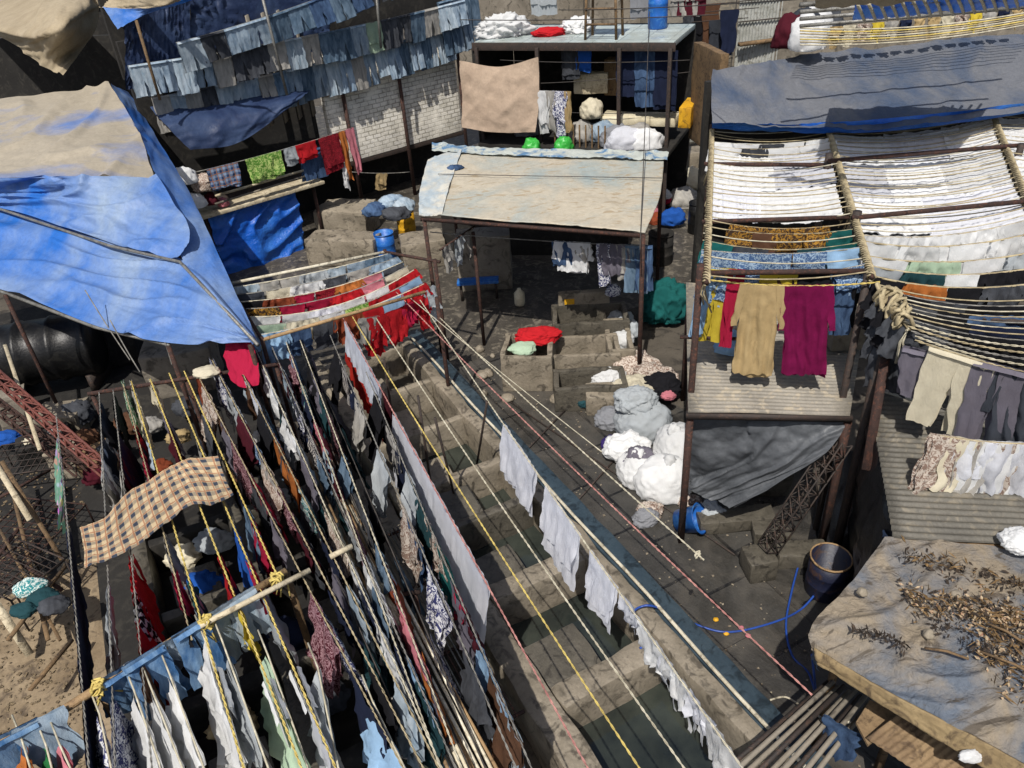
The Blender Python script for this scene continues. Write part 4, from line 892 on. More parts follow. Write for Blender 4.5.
patch('hem', [[(712, 122, 4.32), (800, 124, 4.24), (890, 118, 4.3), (1024, 104, 4.33), (1110, 95, 4.33)], [(712, 129, 4.15), (800, 133, 4.05), (890, 131, 4.1), (1024, 114, 4.12), (1110, 104, 4.12)]], bright, 90, 8, .03, (9, 2), 0, .006, t, 12, .03)
slab('rear_wall', P(714, 70, 4.9) + Vector((0, .5, 0)), P(1110, 26, 4.85) + Vector((0, .5, 0)), 0, 4.6, .15, M['walldark'], parent=t)
# board left of the tarpaulin
p = P(707, 105, 3.2); tag(rough_box('brown_board', Vector((p.x, p.y, 2.2)), (.2, 1.8, 2.3), .1, M['wood'], None, .01, .01), 'tall brown board at the left end of the slate-blue tarpaulin', 'board')
# blue tarp with ropes beyond
t = empty('blue_tarp_roof', P(930, 45, 0)); tag(t, 'strip of bright blue tarpaulin tied with pale ropes at the top right', 'tarpaulin')
patch('sheet', [[(855, 5, 6.4), (940, -6, 6.5), (1040, -14, 6.5)], [(852, 22, 5.9), (940, 14, 5.95), (1040, 8, 6.0)]], bright, 70, 14, .05, (6, 2), 0, .006, t, 13, .04)
for i in range(16):
    x = 858 + i * 11; MB().tube([P(x, 5 - i * .9, 6.45), P(x + 4, 14 - i, 6.25), P(x + 7, 22 - i * .9, 5.95)], .022, 5).build('lashing', ROPE['pale'], t)
for i in range(4): MB().tube([P(800, 26 - i * 7, 5.8 + i * .25), P(1040, 6 - i * 7, 5.8 + i * .25)], .03, 6).build('pole', M['greysteel'], t)
for i in range(7):
    rope(P(800, 28 + i * 2.8, 5.6 - i * .07), P(1040, 10 + i * 2, 5.6 - i * .07), .12, .013, ROPE[('pale', 'yellow', 'beige')[i % 3]], 'pale slack rope above the slate-blue tarpaulin, %s from the top' % ORD[i], 'ropes above the slate-blue tarpaulin')
for i in range(14):
    x = 836 + i * 14; y = 27 - i * 1.3; p = P(x, y, 5.4)
    f = ('beige', 'cream', 'brown print', 'yellow', 'stone grey', 'navy', 'beige')[i % 7]
    hang('rag', dict(a=p - Vector((.3, 0, 0)), b=p + Vector((.3, 0, 0)), sag=0), .5, .22, .3, f, '%s rag on the ropes above the slate-blue tarpaulin, %s from the left' % (f, ORD[i]), 'rag', 'rags above the slate-blue tarpaulin')
for i, (x, y, f) in enumerate(((800, 42, 'dark grey'), (812, 40, 'white'), (825, 38, 'charcoal'), (790, 48, 'maroon'), (805, 50, 'white'))):
    tag(lumps('clothes_heap', P(x, y, 5.0), (.7, .6, .6), FAB[f], seed=70 + i, sub=4), '%s clothes heap behind the left part of the slate-blue tarpaulin, %s' % (f, ORD[i]), 'clothes heap', 'heaps behind the slate-blue tarpaulin')
tag(patch('pale_sheet', [[(815, -25, 6.9), (930, -35, 7.0), (1060, -45, 7.0)], [(815, 10, 6.5), (930, 0, 6.6), (1060, -8, 6.6)]], canvas, 40, 10, .05, (5, 2), 0, .01, None, 14, .05), 'pale canvas sheet beyond the blue strip at the top right', 'tarpaulin')

# ================================================================ DRYING RACKS, RIGHT
ZR = 4.0
d1f, d1b = P(700, 272, ZR), P(712, 130, ZR)
d2f, d2b = P(868, 274, ZR), P(828, 128, ZR)
d3f, d3b = P(1052, 262, ZR), P(992, 112, ZR)
d4f, d4b = P(1200, 240, ZR), P(1130, 100, ZR)
def rackbar(x0, y0, x1, y1, label, z=ZR - .05, r=.035, m='rust'):
    return tag(MB().tube([P(x0, y0, z), P(x1, y1, z)], r, 8).build('rack_pole', M[m]), label, 'pole', 'crosswise poles of the drying racks')
rackbar(700, 273, 872, 271, 'crosswise pole above the yellow and magenta garments')
rackbar(702, 222, 856, 217, 'crosswise pole behind the orange print clothes')
rackbar(704, 164, 828, 165, 'crosswise pole among the white clothes of the narrow rack')
rackbar(828, 161, 1060, 142, 'crosswise pole among the white sheets of the wide rack, rear one', ZR + .05)
rackbar(852, 218, 1080, 196, 'crosswise pole among the white sheets of the wide rack, front one', ZR + .05)
# lengthwise carriers wrapped in rope ends
def braided(a, b, r, mat, label, n=200, sag=0, dang=10):
    t = empty('rope_carrier', a); tag(t, label, 'rope carrier')
    MB().tube([a, b], .03, 8).build('pole', M['rust'], t)
    mb = MB(); d = (b - a); x = d.normalized().cross(Vector((0, 0, 1))).normalized(); z = Vector((0, 0, 1))
    for ph in range(3):
        mb.tube([a + d * (i / n) + x * (r * math.cos(i * .9 + ph * 2.1)) + z * (r * math.sin(i * .9 + ph * 2.1)) for i in range(n + 1)], .012, 5)
    for i in range(dang * 3):
        p = a + d * random.random(); mb.tube([p, p + Vector((random.uniform(-.06, .06), 0, -random.uniform(.1, .25))), p + Vector((random.uniform(-.1, .1), 0, -random.uniform(.3, .5)))], .01, 4)
    mb.build('rope_ends', mat, t); return t
braided(d1f + Vector((0, -.3, 0)), d1b, .04, ROPE['beige'], 'left rack carrier wrapped with knotted rope ends', dang=16)
braided(d2f + Vector((0, -.1, 0)), d2b, .045, ROPE['beige'], 'middle rack carrier wrapped with thick knotted rope', 240, dang=16)
braided(d3f, d3b, .04, ROPE['beige'], 'right rack carrier wrapped with knotted rope')
def post(p, z0, z1, m='rust', r=.045, label='', name='rack_post', cat='post'):
    return tag(MB().tube([Vector((p.x, p.y, z0)), Vector((p.x, p.y, z1))], r, 8).build(name, M[m]), label, cat, 'posts of the drying racks')
post(d1f, 0, ZR + .1, label='front left rack post beside the yellow garment')
post(d1b, 0, ZR + .1, label='rear left post of the narrow drying rack')
post(P(856, 220, ZR), 0, ZR + .12, 'darksteel', .06, 'thick post with a capped top between the two racks, front one')
post(P(828, 163, ZR), 0, ZR + .15, 'darksteel', .06, 'thick post with a capped top between the two racks, rear one')
post(P(868, 274, ZR), 0, ZR, 'darksteel', .045, 'dark rack post right of the magenta garment')
post(P(1020, 150, ZR), 0, ZR + .1, 'darksteel', .05, 'dark post at the right side of the wide rack')
# ropes and clothes of the two bays
def bay(name, f0, b0, f1, b1, n, spec, sag, per, hh=.5, rc='beige', start=0):
    for i in range(n):
        k = i / (n - 1); a = lerp(b0, f0, k); b = lerp(b1, f1, k)
        z = random.uniform(-.03, .03); a = a + Vector((0, 0, z)); b = b + Vector((0, 0, -z))
        r = rope(a, b, sag * random.uniform(.7, 1.3), .0085, ROPE[rc if i % 3 else 'pale'], 'rope of the %s rack, %s counted from the back' % (name, ORD[i]), 'ropes of the %s rack' % name)
        sp = spec(i)
        if not sp: continue
        m = len(sp); ln = (b - a).length
        for j, f in enumerate(sp):
            if not f: continue
            kd = random.choice(('shirt', 'towel', 'towel')) if f == 'white' and i % 2 else ('towel' if i % 3 else 'shirt')
            w = ln / m * random.uniform(1.0, 1.22) * (1 if kd == 'towel' else .8)
            hang(kd, r, min(.96, max(.04, (j + .5 + random.uniform(-.14, .14)) / m)), w, hh * random.uniform(.75, 1.3), f, '%s %s on rope %s of the %s rack, %s from the left' % (f, 'shirt' if kd == 'shirt' else 'cloth', ORD[i], name, ORD[j]), 'shirt' if kd == 'shirt' else 'cloth', 'clothes on the %s rack' % name, seed=(i * 3 + j) % 9 + 1)
def sp1(i):
    if i in (3,): return ['white', 'white', 'charcoal', 'white', 'white']
    if i in (4,): return ['white', 'charcoal', 'white', 'white']
    if i == 19: return [None, 'orange print', 'orange print', 'orange print', 'orange print', None]
    if i == 20: return [None, 'orange print', 'brown', 'orange print', 'orange print', 'teal']
    if i == 22: return ['teal', 'charcoal', None, 'dark teal', 'teal']
    if i == 23: return ['blue print', 'blue print', 'blue print', 'blue print', 'light blue']
    if i == 25: return ['blue print', 'blue print', 'yellow', 'black', 'blue print']
    return None
bay('narrow', d1f, d1b, d2f, d2b, 27, sp1, .1, 4, .45)
bay('wide', lerp(d2f, d2b, .2), d2b, lerp(d3f, d3b, .2), d3b, 26, lambda i: ['white', 'white', 'white', 'white', 'white'] if i in (2, 25) else None, .14, 4, .55)
bay('far right', lerp(d3f, d3b, .2), d3b, lerp(d4f, d4b, .2), d4b, 16, lambda i: ['white', 'white'] if i in (15,) else None, .12, 3, .6)
def laid(f0, b0, f1, b1, u0, u1, v0, v1, sag, fab, label, seed, dz=0):
    """large sheet laid across the ropes of a rack"""
    V = []; F = []; uv = []; nu, nv = 60, 60
    for j in range(nv + 1):
        v = lerp(v0, v1, j / nv)
        for i in range(nu + 1):
            u = lerp(u0, u1, i / nu); jj = .012 * noise.noise(Vector((i * .15, seed, 0))) * (j / nv)
            p = lerp(lerp(b0, f0, v + jj), lerp(b1, f1, v + jj), u)
            rp_ = abs(math.sin(v * math.pi * 26))
            p = p + Vector((0, 0, -.02 - dz - sag * 4 * u * (1 - u) - .05 * (1 - rp_ ** .5) * 0 - .045 * rp_ + .03 * noise.noise(Vector((u * 14, v * 5, seed))) + .018 * noise.noise(Vector((u * 50 + seed, v * 9, seed)))))
            V.append(p); uv.append((u * 3, v * 4))
    w_ = nu + 1
    for j in range(nv):
        for i in range(nu): F.append((j * w_ + i, j * w_ + i + 1, (j + 1) * w_ + i + 1, (j + 1) * w_ + i))
    tag(mk('white_sheet', V, F, FAB[fab], None, True, uv), label, 'sheet', 'big white sheets laid on the racks')
B1 = (d1f, d1b, d2f, d2b); B2 = (lerp(d2f, d2b, .2), d2b, lerp(d3f, d3b, .2), d3b); B3 = (lerp(d3f, d3b, .2), d3b, lerp(d4f, d4b, .2), d4b)
laid(*B1, .02, .52, .2, .47, .1, 'white', 'white sheet laid on the rear left of the narrow rack', 1)
laid(*B1, .5, .97, .19, .46, .1, 'bluish white', 'white sheet laid on the rear right of the narrow rack', 2, .01)
laid(*B1, .03, .4, .45, .68, .1, 'bluish white', 'white sheet laid on the front left of the narrow rack', 3, .01)
laid(*B1, .38, .96, .44, .67, .1, 'white', 'white sheet laid on the front right of the narrow rack', 4, .02)
laid(*B2, .02, .36, .05, .38, .14, 'white', 'white sheet laid on the rear left of the wide rack', 5)
laid(*B2, .34, .7, .04, .36, .14, 'bluish white', 'white sheet laid on the rear middle of the wide rack', 6, .01)
laid(*B2, .69, .98, .03, .37, .14, 'white', 'white sheet laid on the rear right of the wide rack', 7)
laid(*B2, .02, .3, .36, .7, .14, 'bluish white', 'white sheet laid halfway forward on the left of the wide rack', 8, .02)
laid(*B2, .29, .62, .35, .69, .14, 'white', 'white sheet laid in the very middle of the wide rack', 9, .015)
laid(*B2, .61, .98, .36, .7, .14, 'white', 'white sheet laid halfway forward on the right of the wide rack', 10, .02)
laid(*B2, .02, .45, .68, .96, .14, 'white', 'white sheet laid at the front left of the wide rack', 11, .01)
laid(*B2, .44, .98, .68, .97, .14, 'bluish white', 'white sheet laid at the front right of the wide rack', 12, .01)
laid(*B3, .02, .5, .04, .5, .12, 'white', 'white sheet laid at the rear of the far right rack', 13, .01)
laid(*B3, .02, .5, .5, .97, .12, 'white', 'white sheet laid at the front of the far right rack', 14, .01)
# second, lower part of the wide rack: dark clothes then bare ropes
knot = P(884, 292, 3.95)
rp = [(lerp(d2b, d2f, .84), lerp(d3b, d3f, .86)), (P(866, 256, 3.98), P(1060, 246, 3.98)), (P(870, 266, 3.96), P(1064, 262, 3.96)), (P(872, 276, 3.94), P(1068, 278, 3.94))]
cl = [['white', 'white', 'white', 'white'], ['white', 'pale green', 'white', 'light grey'], ['light grey', 'dark teal', 'white', 'black', 'white'], ['black', 'orange', 'black', 'charcoal', 'dark blue']]
for i, (a, b) in enumerate(rp):
    r = rope(a, b, .14, .013, ROPE['beige'], 'rope in front of the white sheets of the wide rack, %s from the back' % ORD[i], 'front ropes of the wide rack')
    for j, f in enumerate(cl[i]):
        hang('shirt' if j % 2 else 'towel', r, (j + .5) / len(cl[i]), (b - a).length / len(cl[i]) * .85, .48, f, '%s garment on front rope %s of the wide rack, %s from the left' % (f, ORD[i], ORD[j]), 'garment', 'garments on the front ropes of the wide rack', seed=j + 2)
for i in range(12):
    k = i / 11
    a = lerp(P(876, 284, 3.95), P(915, 336, 3.75), k); b = lerp(P(1090, 292, 3.95), P(1090, 372, 3.75), k)
    r = rope(a, b, .16 * (1 - .5 * k), .0085, ROPE[('beige', 'grey', 'pale')[i % 3]], 'bare rope fanning right from the big knot, %s from the back' % ORD[i], 'ropes fanning from the knot', twist=i > 7)
    if i in (1, 3, 5, 7):
        fs = (['black', 'charcoal', 'black', 'navy'], ['charcoal', 'black', 'dark blue', 'navy'], ['black', 'black', 'navy', 'navy'], ['charcoal', 'black', 'black', 'navy'])[(i - 1) // 2]
        for j, f in enumerate(fs):
            hang('towel' if j % 2 else 'shirt', r, .12 + .24 * j, .5, .55, f, '%s garment on fan rope %s, %s from the big knot' % (f, ORD[i], ORD[j]), 'garment', 'dark garments on the fan ropes', seed=j + 1)
t = empty('rope_knot', knot); tag(t, 'big bundle of knotted pale rope on the post between the racks', 'rope knot')
mb = MB(); rn = random.Random(4)
for q in range(10):
    c0 = lerp(knot, P(905, 322, 3.8), rn.random()); ph = rn.uniform(0, 6)
    mb.tube([c0 + Vector((.09 * math.cos(w * .7 + ph), .09 * math.sin(w * .5 + q), .11 * math.sin(w * .9 + ph * 2))) for w in range(14)], .022, 6)
mb.build('coils', ROPE['beige'], t)
mb = MB()
for q in range(9):
    c0 = P(898 + q * 1.5, 318 + q, 3.75); mb.tube([c0, c0 + Vector((rn.uniform(-.1, .1), 0, -.2)), c0 + Vector((rn.uniform(-.15, .15), 0, -rn.uniform(.3, .5)))], .014, 5)
mb.build('loose_ends', ROPE['pale'], t)
post(P(893, 300, 3.9), 0, 3.95, 'darksteel', .06, 'dark post below the big knot of rope')
tag(MB().tube([P(868, 305, 3.7), P(1090, 330, 3.75)], .03, 8).build('rack_pole', M['darksteel']), 'dark pole crossing below the fanning ropes', 'pole')
tag(MB().bar(P(893, 312, 3.6), P(866, 470, 2.1), .1).build('brace', M['rust']), 'rusty leaning brace beside the shaded corner', 'brace')
tag(MB().tube([P(874, 388, 2.6), P(922, 402, 2.7)], .025, 8).build('brace_bar', M['roofwhite']), 'short pale bar fixed to the rusty brace', 'bar')
# garments over the left rack front
rf = rope(P(702, 279, 3.86), P(880, 282, 3.95), .07, .008, ROPE['yellow'], 'yellow-green rope carrying the yellow, beige and magenta garments', twist=True)
def fg(kind, x, w, h, f, lab, cat, r=rf, sway=0, seed=2, dy=0): return hang(kind, r, rk(r, x=x), w, h, f, lab, cat, None, sway, seed)
fg('kurta', 809, .43, 1.25, 'magenta', 'deep magenta long shirt hanging at the front of the narrow rack', 'shirt', seed=3)
fg('kurta', 762, .4, 1.3, 'beige', 'beige long-sleeved shirt hanging between the crimson and magenta garments', 'shirt', seed=4)
rg = dict(a=P(702, 268, 3.95), b=P(880, 268, 3.95), sag=.05)
hang('trousers', rg, rk(rg, x=719), .42, 1.1, 'yellow', 'yellow trousers hanging at the left end of the narrow rack', 'trousers', seed=5, sway=.1)
hang('trousers', rg, rk(rg, x=737), .2, 1.05, 'crimson', 'crimson trousers hanging between the yellow and beige garments', 'trousers', seed=6, sway=-.1)
hang('towel', rg, rk(rg, x=708), .16, 1.0, 'light blue', 'light blue cloth beside the front left rack post', 'cloth', seed=3)
hang('towel', rg, rk(rg, x=790), .34, .45, 'brown', 'brown cloth hanging behind the beige shirt', 'cloth', seed=3)
hang('trousers', rg, rk(rg, x=845), .25, .9, 'dark blue', 'dark blue trousers at the right end of the narrow rack', 'trousers', seed=3)
hang('rag', rg, rk(rg, x=857), .2, .8, 'black', 'black rag hanging beside the dark rack post', 'rag', seed=4)
tag(lumps('blue_bag', P(732, 350, 2.45), (.5, .4, .25), FAB['light blue'], seed=81, sub=4), 'pale blue bundle on the tin roof under the crimson trousers', 'bundle')
# tin platform under them
t = empty('tin_platform', P(770, 420, 0)); tag(t, 'grey corrugated tin platform under the hanging magenta shirt', 'platform')
tin('tin_sheet', P(688, 412, 2.3), P(850, 415, 2.3), P(868, 300, 2.36), P(686, 282, 2.36), M['roofgrey'], .085, .014, 'AB', t)
MB().bar(P(686, 415, 2.24), P(852, 418, 2.24), .08).build('front_beam', M['darksteel'], t)
for x, y in ((690, 416), (848, 419), (690, 290), (866, 305)):
    p = P(x, y, 2.2); MB().bar(Vector((p.x, p.y, 0)), p, .08).build('post', M['rust'], t)
tag(MB().tube([P(680, 337, 2.9), P(742, 339, 2.9)], .025, 8).build('rack_pole', M['rust']), 'short rusty pole crossing behind the yellow trousers', 'pole')
tag(rough_box('wooden_box', P(845, 345, 2.4), (.5, .3, .35), 0, M['wallgrey'], None, .02, .01), 'grey box at the back of the tin platform', 'box')
# grey tarp below
gt2 = tarp_mat('grey_tarp', '3f4246', '5c5f63', .4, .6, .5, .04)
tag(patch('grey_cover', [[(688, 413, 2.18), (770, 416, 2.2), (850, 420, 2.2)], [(686, 450, 1.5), (765, 455, 1.6), (822, 455, 1.75)], [(688, 480, .9), (705, 497, .75), (735, 507, .7)], ], gt2, 90, 60, .09, (2.6, 2), .12, .006, None, 15, .045), 'dark grey plastic cover hanging from the tin platform', 'tarpaulin')
tag(rough_box('covered_tank', P(745, 480, 0), (1.2, .8, .7), -.1, M['concrete_dark'], None, .05, .02), 'dark tank hidden under the grey plastic cover', 'tank')
# stack of steel truss beside it
def truss(a, b, w, h, mat, label, n=10, name='truss', r=.014):
    t = empty(name, a); tag(t, label, 'truss')
    d = (b - a); u = d.normalized(); x = u.cross(Vector((0, 0, 1))).normalized(); z = x.cross(u)
    cs = [x * (i * w / 2) + z * (j * h / 2) for i, j in ((-1, -1), (1, -1), (1, 1), (-1, 1))]
    for c in cs: MB().tube([a + c, b + c], r * 1.3, 6).build('chord', mat, t)
    for i in range(n):
        mb = MB()
        for q in range(4):
            mb.tube([a + d * (i / n) + cs[q], a + d * ((i + 1) / n) + cs[(q + 1) % 4]], r, 5)
            mb.tube([a + d * (i / n) + cs[q], a + d * (i / n) + cs[(q + 1) % 4]], r, 5)
        mb.build('lattice', mat, t)
    return t
truss(P(768, 548, .4), P(842, 440, 1.9), .2, .2, M['darksteel'], 'dark steel lattice truss leaning beside the grey cover', 9, r=.009)
blk = tarp_mat('shade_black', '121214', '26262a', .5, .8, .4, 0)  # black stands for shade in the colour of both sheets below
tag(patch('shade_sheet', [[P(868, 392, 2.45), P(880, 465, 2.4), P(893, 538, 2.3)], [P(868, 392, 2.45) + Vector((.05, 0, -1.2)), P(880, 465, 2.4) + Vector((-.05, 0, -1.2)), P(893, 538, 2.3) + Vector((-.05, 0, -1.2))], [P(868, 392, 2.45) + Vector((.15, 0, -2.4)), P(880, 465, 2.4) + Vector((.15, 0, -2.38)), P(893, 538, 2.3) + Vector((.15, 0, -2.28))]], blk, 40, 30, .04, (3, 3), 0, .006, None, 31, .05), 'black sheet standing in for shade under the left edge of the tin roof', 'plastic sheet')  # added sheet, paints the dark under the tin roof edge
tag(patch('shade_sheet', [[(826, 460, .03), (855, 450, .03), (900, 450, .04)], [(812, 520, .03), (850, 520, .04), (900, 520, .04)], [(800, 575, .03), (840, 580, .04), (900, 590, .04)]], blk, 40, 30, .02, (4, 4), 0, .004, None, 32, .02), 'black sheet added on the floor as shade around the drum', 'plastic sheet')  # added ground sheet, shade round the drum put into its colour
# barrel in the shaded corner
t = barrel(P(824, 590, 0), .25, .6, M['brownplastic'], 'open dark blue drum with a tan rim in the dark corner')
tag(rough_box('stone_block', P(757, 572, 0), (.38, .38, .35), .1, M['concrete_dark'], None, .03, .01), 'dark square stone block at the path edge', 'block')
# plinth between path and cover
for i, (x, y, sx) in enumerate(((735, 525, 1.1), (800, 560, .7), (770, 538, .5))):
    tag(rough_box('low_kerb', P(x, y, 0), (sx, .35, .22), -.08 * i, M['concrete_dark'], None, .04, .015), 'low wet concrete kerb below the grey cover, %s' % ('left piece', 'right piece', 'middle piece')[i], 'kerb')
# sacks
def sack(x, y, z, sz, f, lab, seed, rot=0):
    t = empty('laundry_sack', P(x, y, z)); tag(t, lab, 'sack', 'white laundry sacks')
    lumps('bag', P(x, y, z), sz, FAB[f], t, rot, seed, .1, .07)
    p = P(x, y, z) + Vector((0, 0, sz[2] * .93)); lumps('tied_neck', p + Vector((random.uniform(-.1, .1), 0, -.04)), (.2, .2, .16), FAB[f], t, 0, seed + 5, .3, .3, 3); return t
sack(643, 432, 0, (1.0, .8, .62), 'light grey', 'big grey-white sack, farthest of the sack pile', 3)
sack(678, 458, 0, (.8, .9, .6), 'white', 'white sack tucked beside the grey plastic cover', 5)
sack(664, 490, 0, (.95, .75, .6), 'white', 'roundest white sack, nearest in the sack pile', 7)
sack(640, 478, 0, (.75, .7, .5), 'white', 'creased white sack left of the roundest one', 9)
for i, (x, y, f, s, z) in enumerate(((627, 448, 'white', .75, .1), (612, 440, 'purple', .35, 0), (634, 392, 'cream', .8, .1), (636, 400, 'light grey', .7, .5), (608, 378, 'white', .6, .15), (632, 370, 'brown print', 1.0, 0), (662, 385, 'black', .7, .2), (655, 378, 'brown print', .8, .1), (668, 392, 'pink', .25, .4), (585, 398, 'dark teal', .35, .1), (640, 455, 'lilac', .5, .3), (612, 418, 'grey', .6, 0), (650, 508, 'brown print', .4, 0), (690, 500, 'brown print', .35, 0), (645, 515, 'grey', .4, 0))):
    tag(lumps('laundry_heap', P(x, y + 6, z), (s, s * .75, s * .5), FAB[f], seed=90 + i, fold=.12), '%s laundry heap around the white sacks, number %s from the first piled' % (f, ORD[i]) if False else '%s laundry heap around the white sacks, %s' % (f, ('left, in front of the grey sack', 'small one far left', 'behind the grey sack', 'on the grey sack', 'on the corner block', 'long one at the back', 'by the platform post', 'beside the black one', 'small one on the black heap', 'on the tank edge', 'between the sacks', 'dark one left', 'in front of the pile', 'next to the blue tub', 'nearest the path')[i]), 'laundry heap', 'laundry heaps round the sacks')
tag(rough_box('stone_block', P(600, 408, 0), (.5, .5, .4), -.1, M['concrete'], None, .03, .015), 'concrete block under the white laundry at the pile corner', 'block')
tag(lathe('blue_tub', P(686, 520, .0), [(0, 0), (.17, 0), (.22, .25), (.24, .26), (.2, .26), (.16, .05), (0, .05)], M['blueplastic'], rot=(R(70), R(20), 0)).__class__ and bpy.data.objects['blue_tub'], 'small blue tub tipped beside the grey cover', 'tub') if False else None
tb = lathe('blue_tub', P(688, 520, .17), [(0, -.15), (.17, -.15), (.2, .18), (.23, .2), (.19, .19), (.15, -.1), (0, -.1)], M['blueplastic'], rot=(R(60), 0, R(60))); tag(tb, 'blue tub tipped on its side beside the grey cover', 'tub')
tag(lumps('clear_bag', P(710, 520, 0), (.42, .4, .3), FAB['light grey'], seed=77), 'grey plastic bag right of the blue tub', 'bag')

# ---------------------------------------------------------------- right lower platform
t = empty('tin_roof', P(950, 560, 0)); tag(t, 'grey corrugated tin roof below the hanging beige trousers', 'roof')
tin('tin_sheet', P(893, 537, 2.35), P(1080, 548, 2.35), P(1080, 400, 2.5), P(868, 392, 2.5), M['roofdark'], .085, .014, 'AB', t)
MB().bar(P(893, 540, 2.28), P(1080, 551, 2.28), .06).build('front_beam', M['wood'], t)
for x, y in ((895, 545), (872, 400)):
    p = P(x, y, 2.2); MB().bar(Vector((p.x, p.y, 0)), p, .08).build('post', M['rust'], t)
rt = rope(P(915, 340, 3.75), P(1090, 385, 3.75), .05, .009, ROPE['beige'], 'front beige rope carrying the beige and grey trousers', twist=True)
hang('trousers', rt, rk(rt, x=962), .62, 1.0, 'cream', 'cream trousers with legs apart on the front rope', 'trousers', seed=4, sway=.05)
hang('trousers', rt, rk(rt, x=1002), .5, .95, 'lilac', 'greyish purple trousers on the front rope, right of the cream ones', 'trousers', seed=2)
hang('shirt', rt, rk(rt, x=1030), .42, .9, 'dark grey', 'dark grey shirt cut by the right picture edge', 'shirt', seed=3)
hang('trousers', dict(a=P(895, 345, 3.6), b=P(960, 360, 3.6), sag=0), .45, .4, .6, 'lilac', 'greyish purple trousers hanging behind the cream ones', 'trousers', seed=3)
hang('shirt', dict(a=P(880, 330, 3.5), b=P(940, 340, 3.5), sag=0), .3, .45, .8, 'charcoal', 'charcoal shirt hanging right of the leaning brace', 'shirt', seed=5)
ru = rope(P(940, 436, 3.1), P(1090, 442, 3.1), .06, .012, ROPE['beige'], 'low rope carrying the bluish white and floral clothes')
for i, (x, w, h, f, kd) in enumerate(((948, .26, .5, 'brown print', 'rag'), (966, .3, .5, 'cream', 'rag'), (985, .46, .35, 'bluish white', 'towel'), (1000, .5, .62, 'white', 'towel'), (1018, .4, .45, 'bluish white', 'shirt'), (1024, .5, .72, 'brown print', 'rag'), (955, .4, .75, 'brown print', 'rag'), (982, .35, .85, 'stone grey', 'rag'))):
    hang(kd, ru, max(0.02, rk(ru, x=x)), w * 1.15, h * 1.45, f, '%s %s bunched over the right tin roof, %s' % (f, 'cloth', ('leftmost', 'second from left', 'in front of the middle', 'below the bluish one', 'near the picture edge', 'at the picture edge', 'lower left', 'lowest point')[i]), 'cloth', 'cloths bunched over the tin roof', seed=i + 1)
tag(lumps('white_cloth', P(1018, 545, 2.4), (.35, .3, .16), FAB['white'], seed=99), 'white and blue crumpled cloth on the tin roof edge', 'cloth')

# ================================================================ DEBRIS ROOF, LOWER RIGHT
deb = tarp_mat('dirty_tarp', '59616c', '867a68', .40, .60, .7, .03, scale=1.3, streak='4a4238', bump=1.0)
t = empty('littered_roof', P(900, 760, 0)); tag(t, 'low roof with a dirty blue-grey tarpaulin covered in litter', 'roof')
rowsD = [[(884, 540, 2.3), (950, 543, 2.32), (1030, 552, 2.32), (1110, 560, 2.3)], [(848, 585, 2.25), (930, 610, 2.3), (1020, 630, 2.32), (1110, 650, 2.3)], [(812, 625, 2.15), (905, 655, 2.25), (1010, 690, 2.3), (1110, 720, 2.3)], [(811, 650, 2.05), (880, 690, 2.12), (1000, 755, 2.15), (1100, 815, 2.15)]]
patch('tarp', rowsD, deb, 150, 120, .03, (3, 4), 0, .006, t, 17, .045)
patch('edge_board', [[(814, 648, 2.1), (880, 686, 2.16), (1000, 750, 2.2), (1090, 800, 2.2)], [(818, 664, 2.0), (882, 704, 2.02), (960, 752, 2.02), (1050, 812, 2.02)]], dirty('muddy_ply', '93805e', '776548', '4f4130', 2, .9, .6, 14), 60, 12, .015, (5, 2), 0, .006, t, 18, .0, thick=.02)
for x, y in ((835, 650), (905, 690), (980, 735)):
    p = P(x, y, 2.0) + Vector((.2, .25, -.06)); MB().bar(Vector((p.x, p.y, 0)), p, .06).build('post', M['wood'], t)
patch('blue_flap', [[(882, 528, 2.2), (886, 545, 2.25), (868, 570, 2.2), (846, 595, 2.15), (818, 620, 2.1), (810, 650, 2.0)], [(878, 545, 1.6), (880, 560, 1.7), (858, 585, 1.6), (838, 605, 1.6), (812, 640, 1.5), (818, 672, 1.4)]], tarp_mat('flap_blue', '4c6a92', '7d8794', .4, .6, .5, .05), 60, 10, .03, (6, 2), 0, .006, t, 19, .03)
# litter: twigs, straw and scraps
mb = MB(); rn = random.Random(12)
def rowpt(u, v):
    rws = [[P(*q) for q in r] for r in rowsD]
    def al(arr, u):
        x = u * (len(arr) - 1); i = min(int(x), len(arr) - 2); return lerp(arr[i], arr[i + 1], x - i)
    return al([al(r, u) for r in rws], v)
def litter(name, mat, n, cs, sz, label, cat):
    mb = MB()
    for i in range(n):
        x0, y0, x1, y1, sp_ = rn.choice(cs); kk = rn.random(); g = rn.gauss(0, sp_)
        p = P(lerp(x0, x1, kk) + g * .3, lerp(y0, y1, kk) + g, 2.3); p += Vector((0, 0, .05 + .05 * noise.noise(p * 5) + .05 * rn.random() * math.exp(-(g / sp_) ** 2)))
        d = Vector((rn.uniform(-1, 1), rn.uniform(-1, 1), rn.uniform(-.4, .4))).normalized() * rn.uniform(sz[0], sz[1]); w = d.cross(Vector((0, 0, 1))).normalized() * rn.uniform(sz[2], sz[3]); k = Vector((0, 0, rn.uniform(0, .02)))
        b = len(mb.v); mb.v += [p, p + d * .5 + w + k, p + d, p + d * .5 - w - k]; mb.uv += [(0, 0)] * 4; mb.f.append((b, b + 1, b + 2, b + 3))
    o = mb.build(name, mat); tag(o, label, cat, kind='stuff')
cs = [(905, 602, 1040, 632, 11), (905, 602, 1040, 632, 6), (950, 610, 1060, 640, 16), (975, 650, 1060, 700, 16), (985, 640, 1060, 670, 16), (905, 556, 1040, 600, 6)]
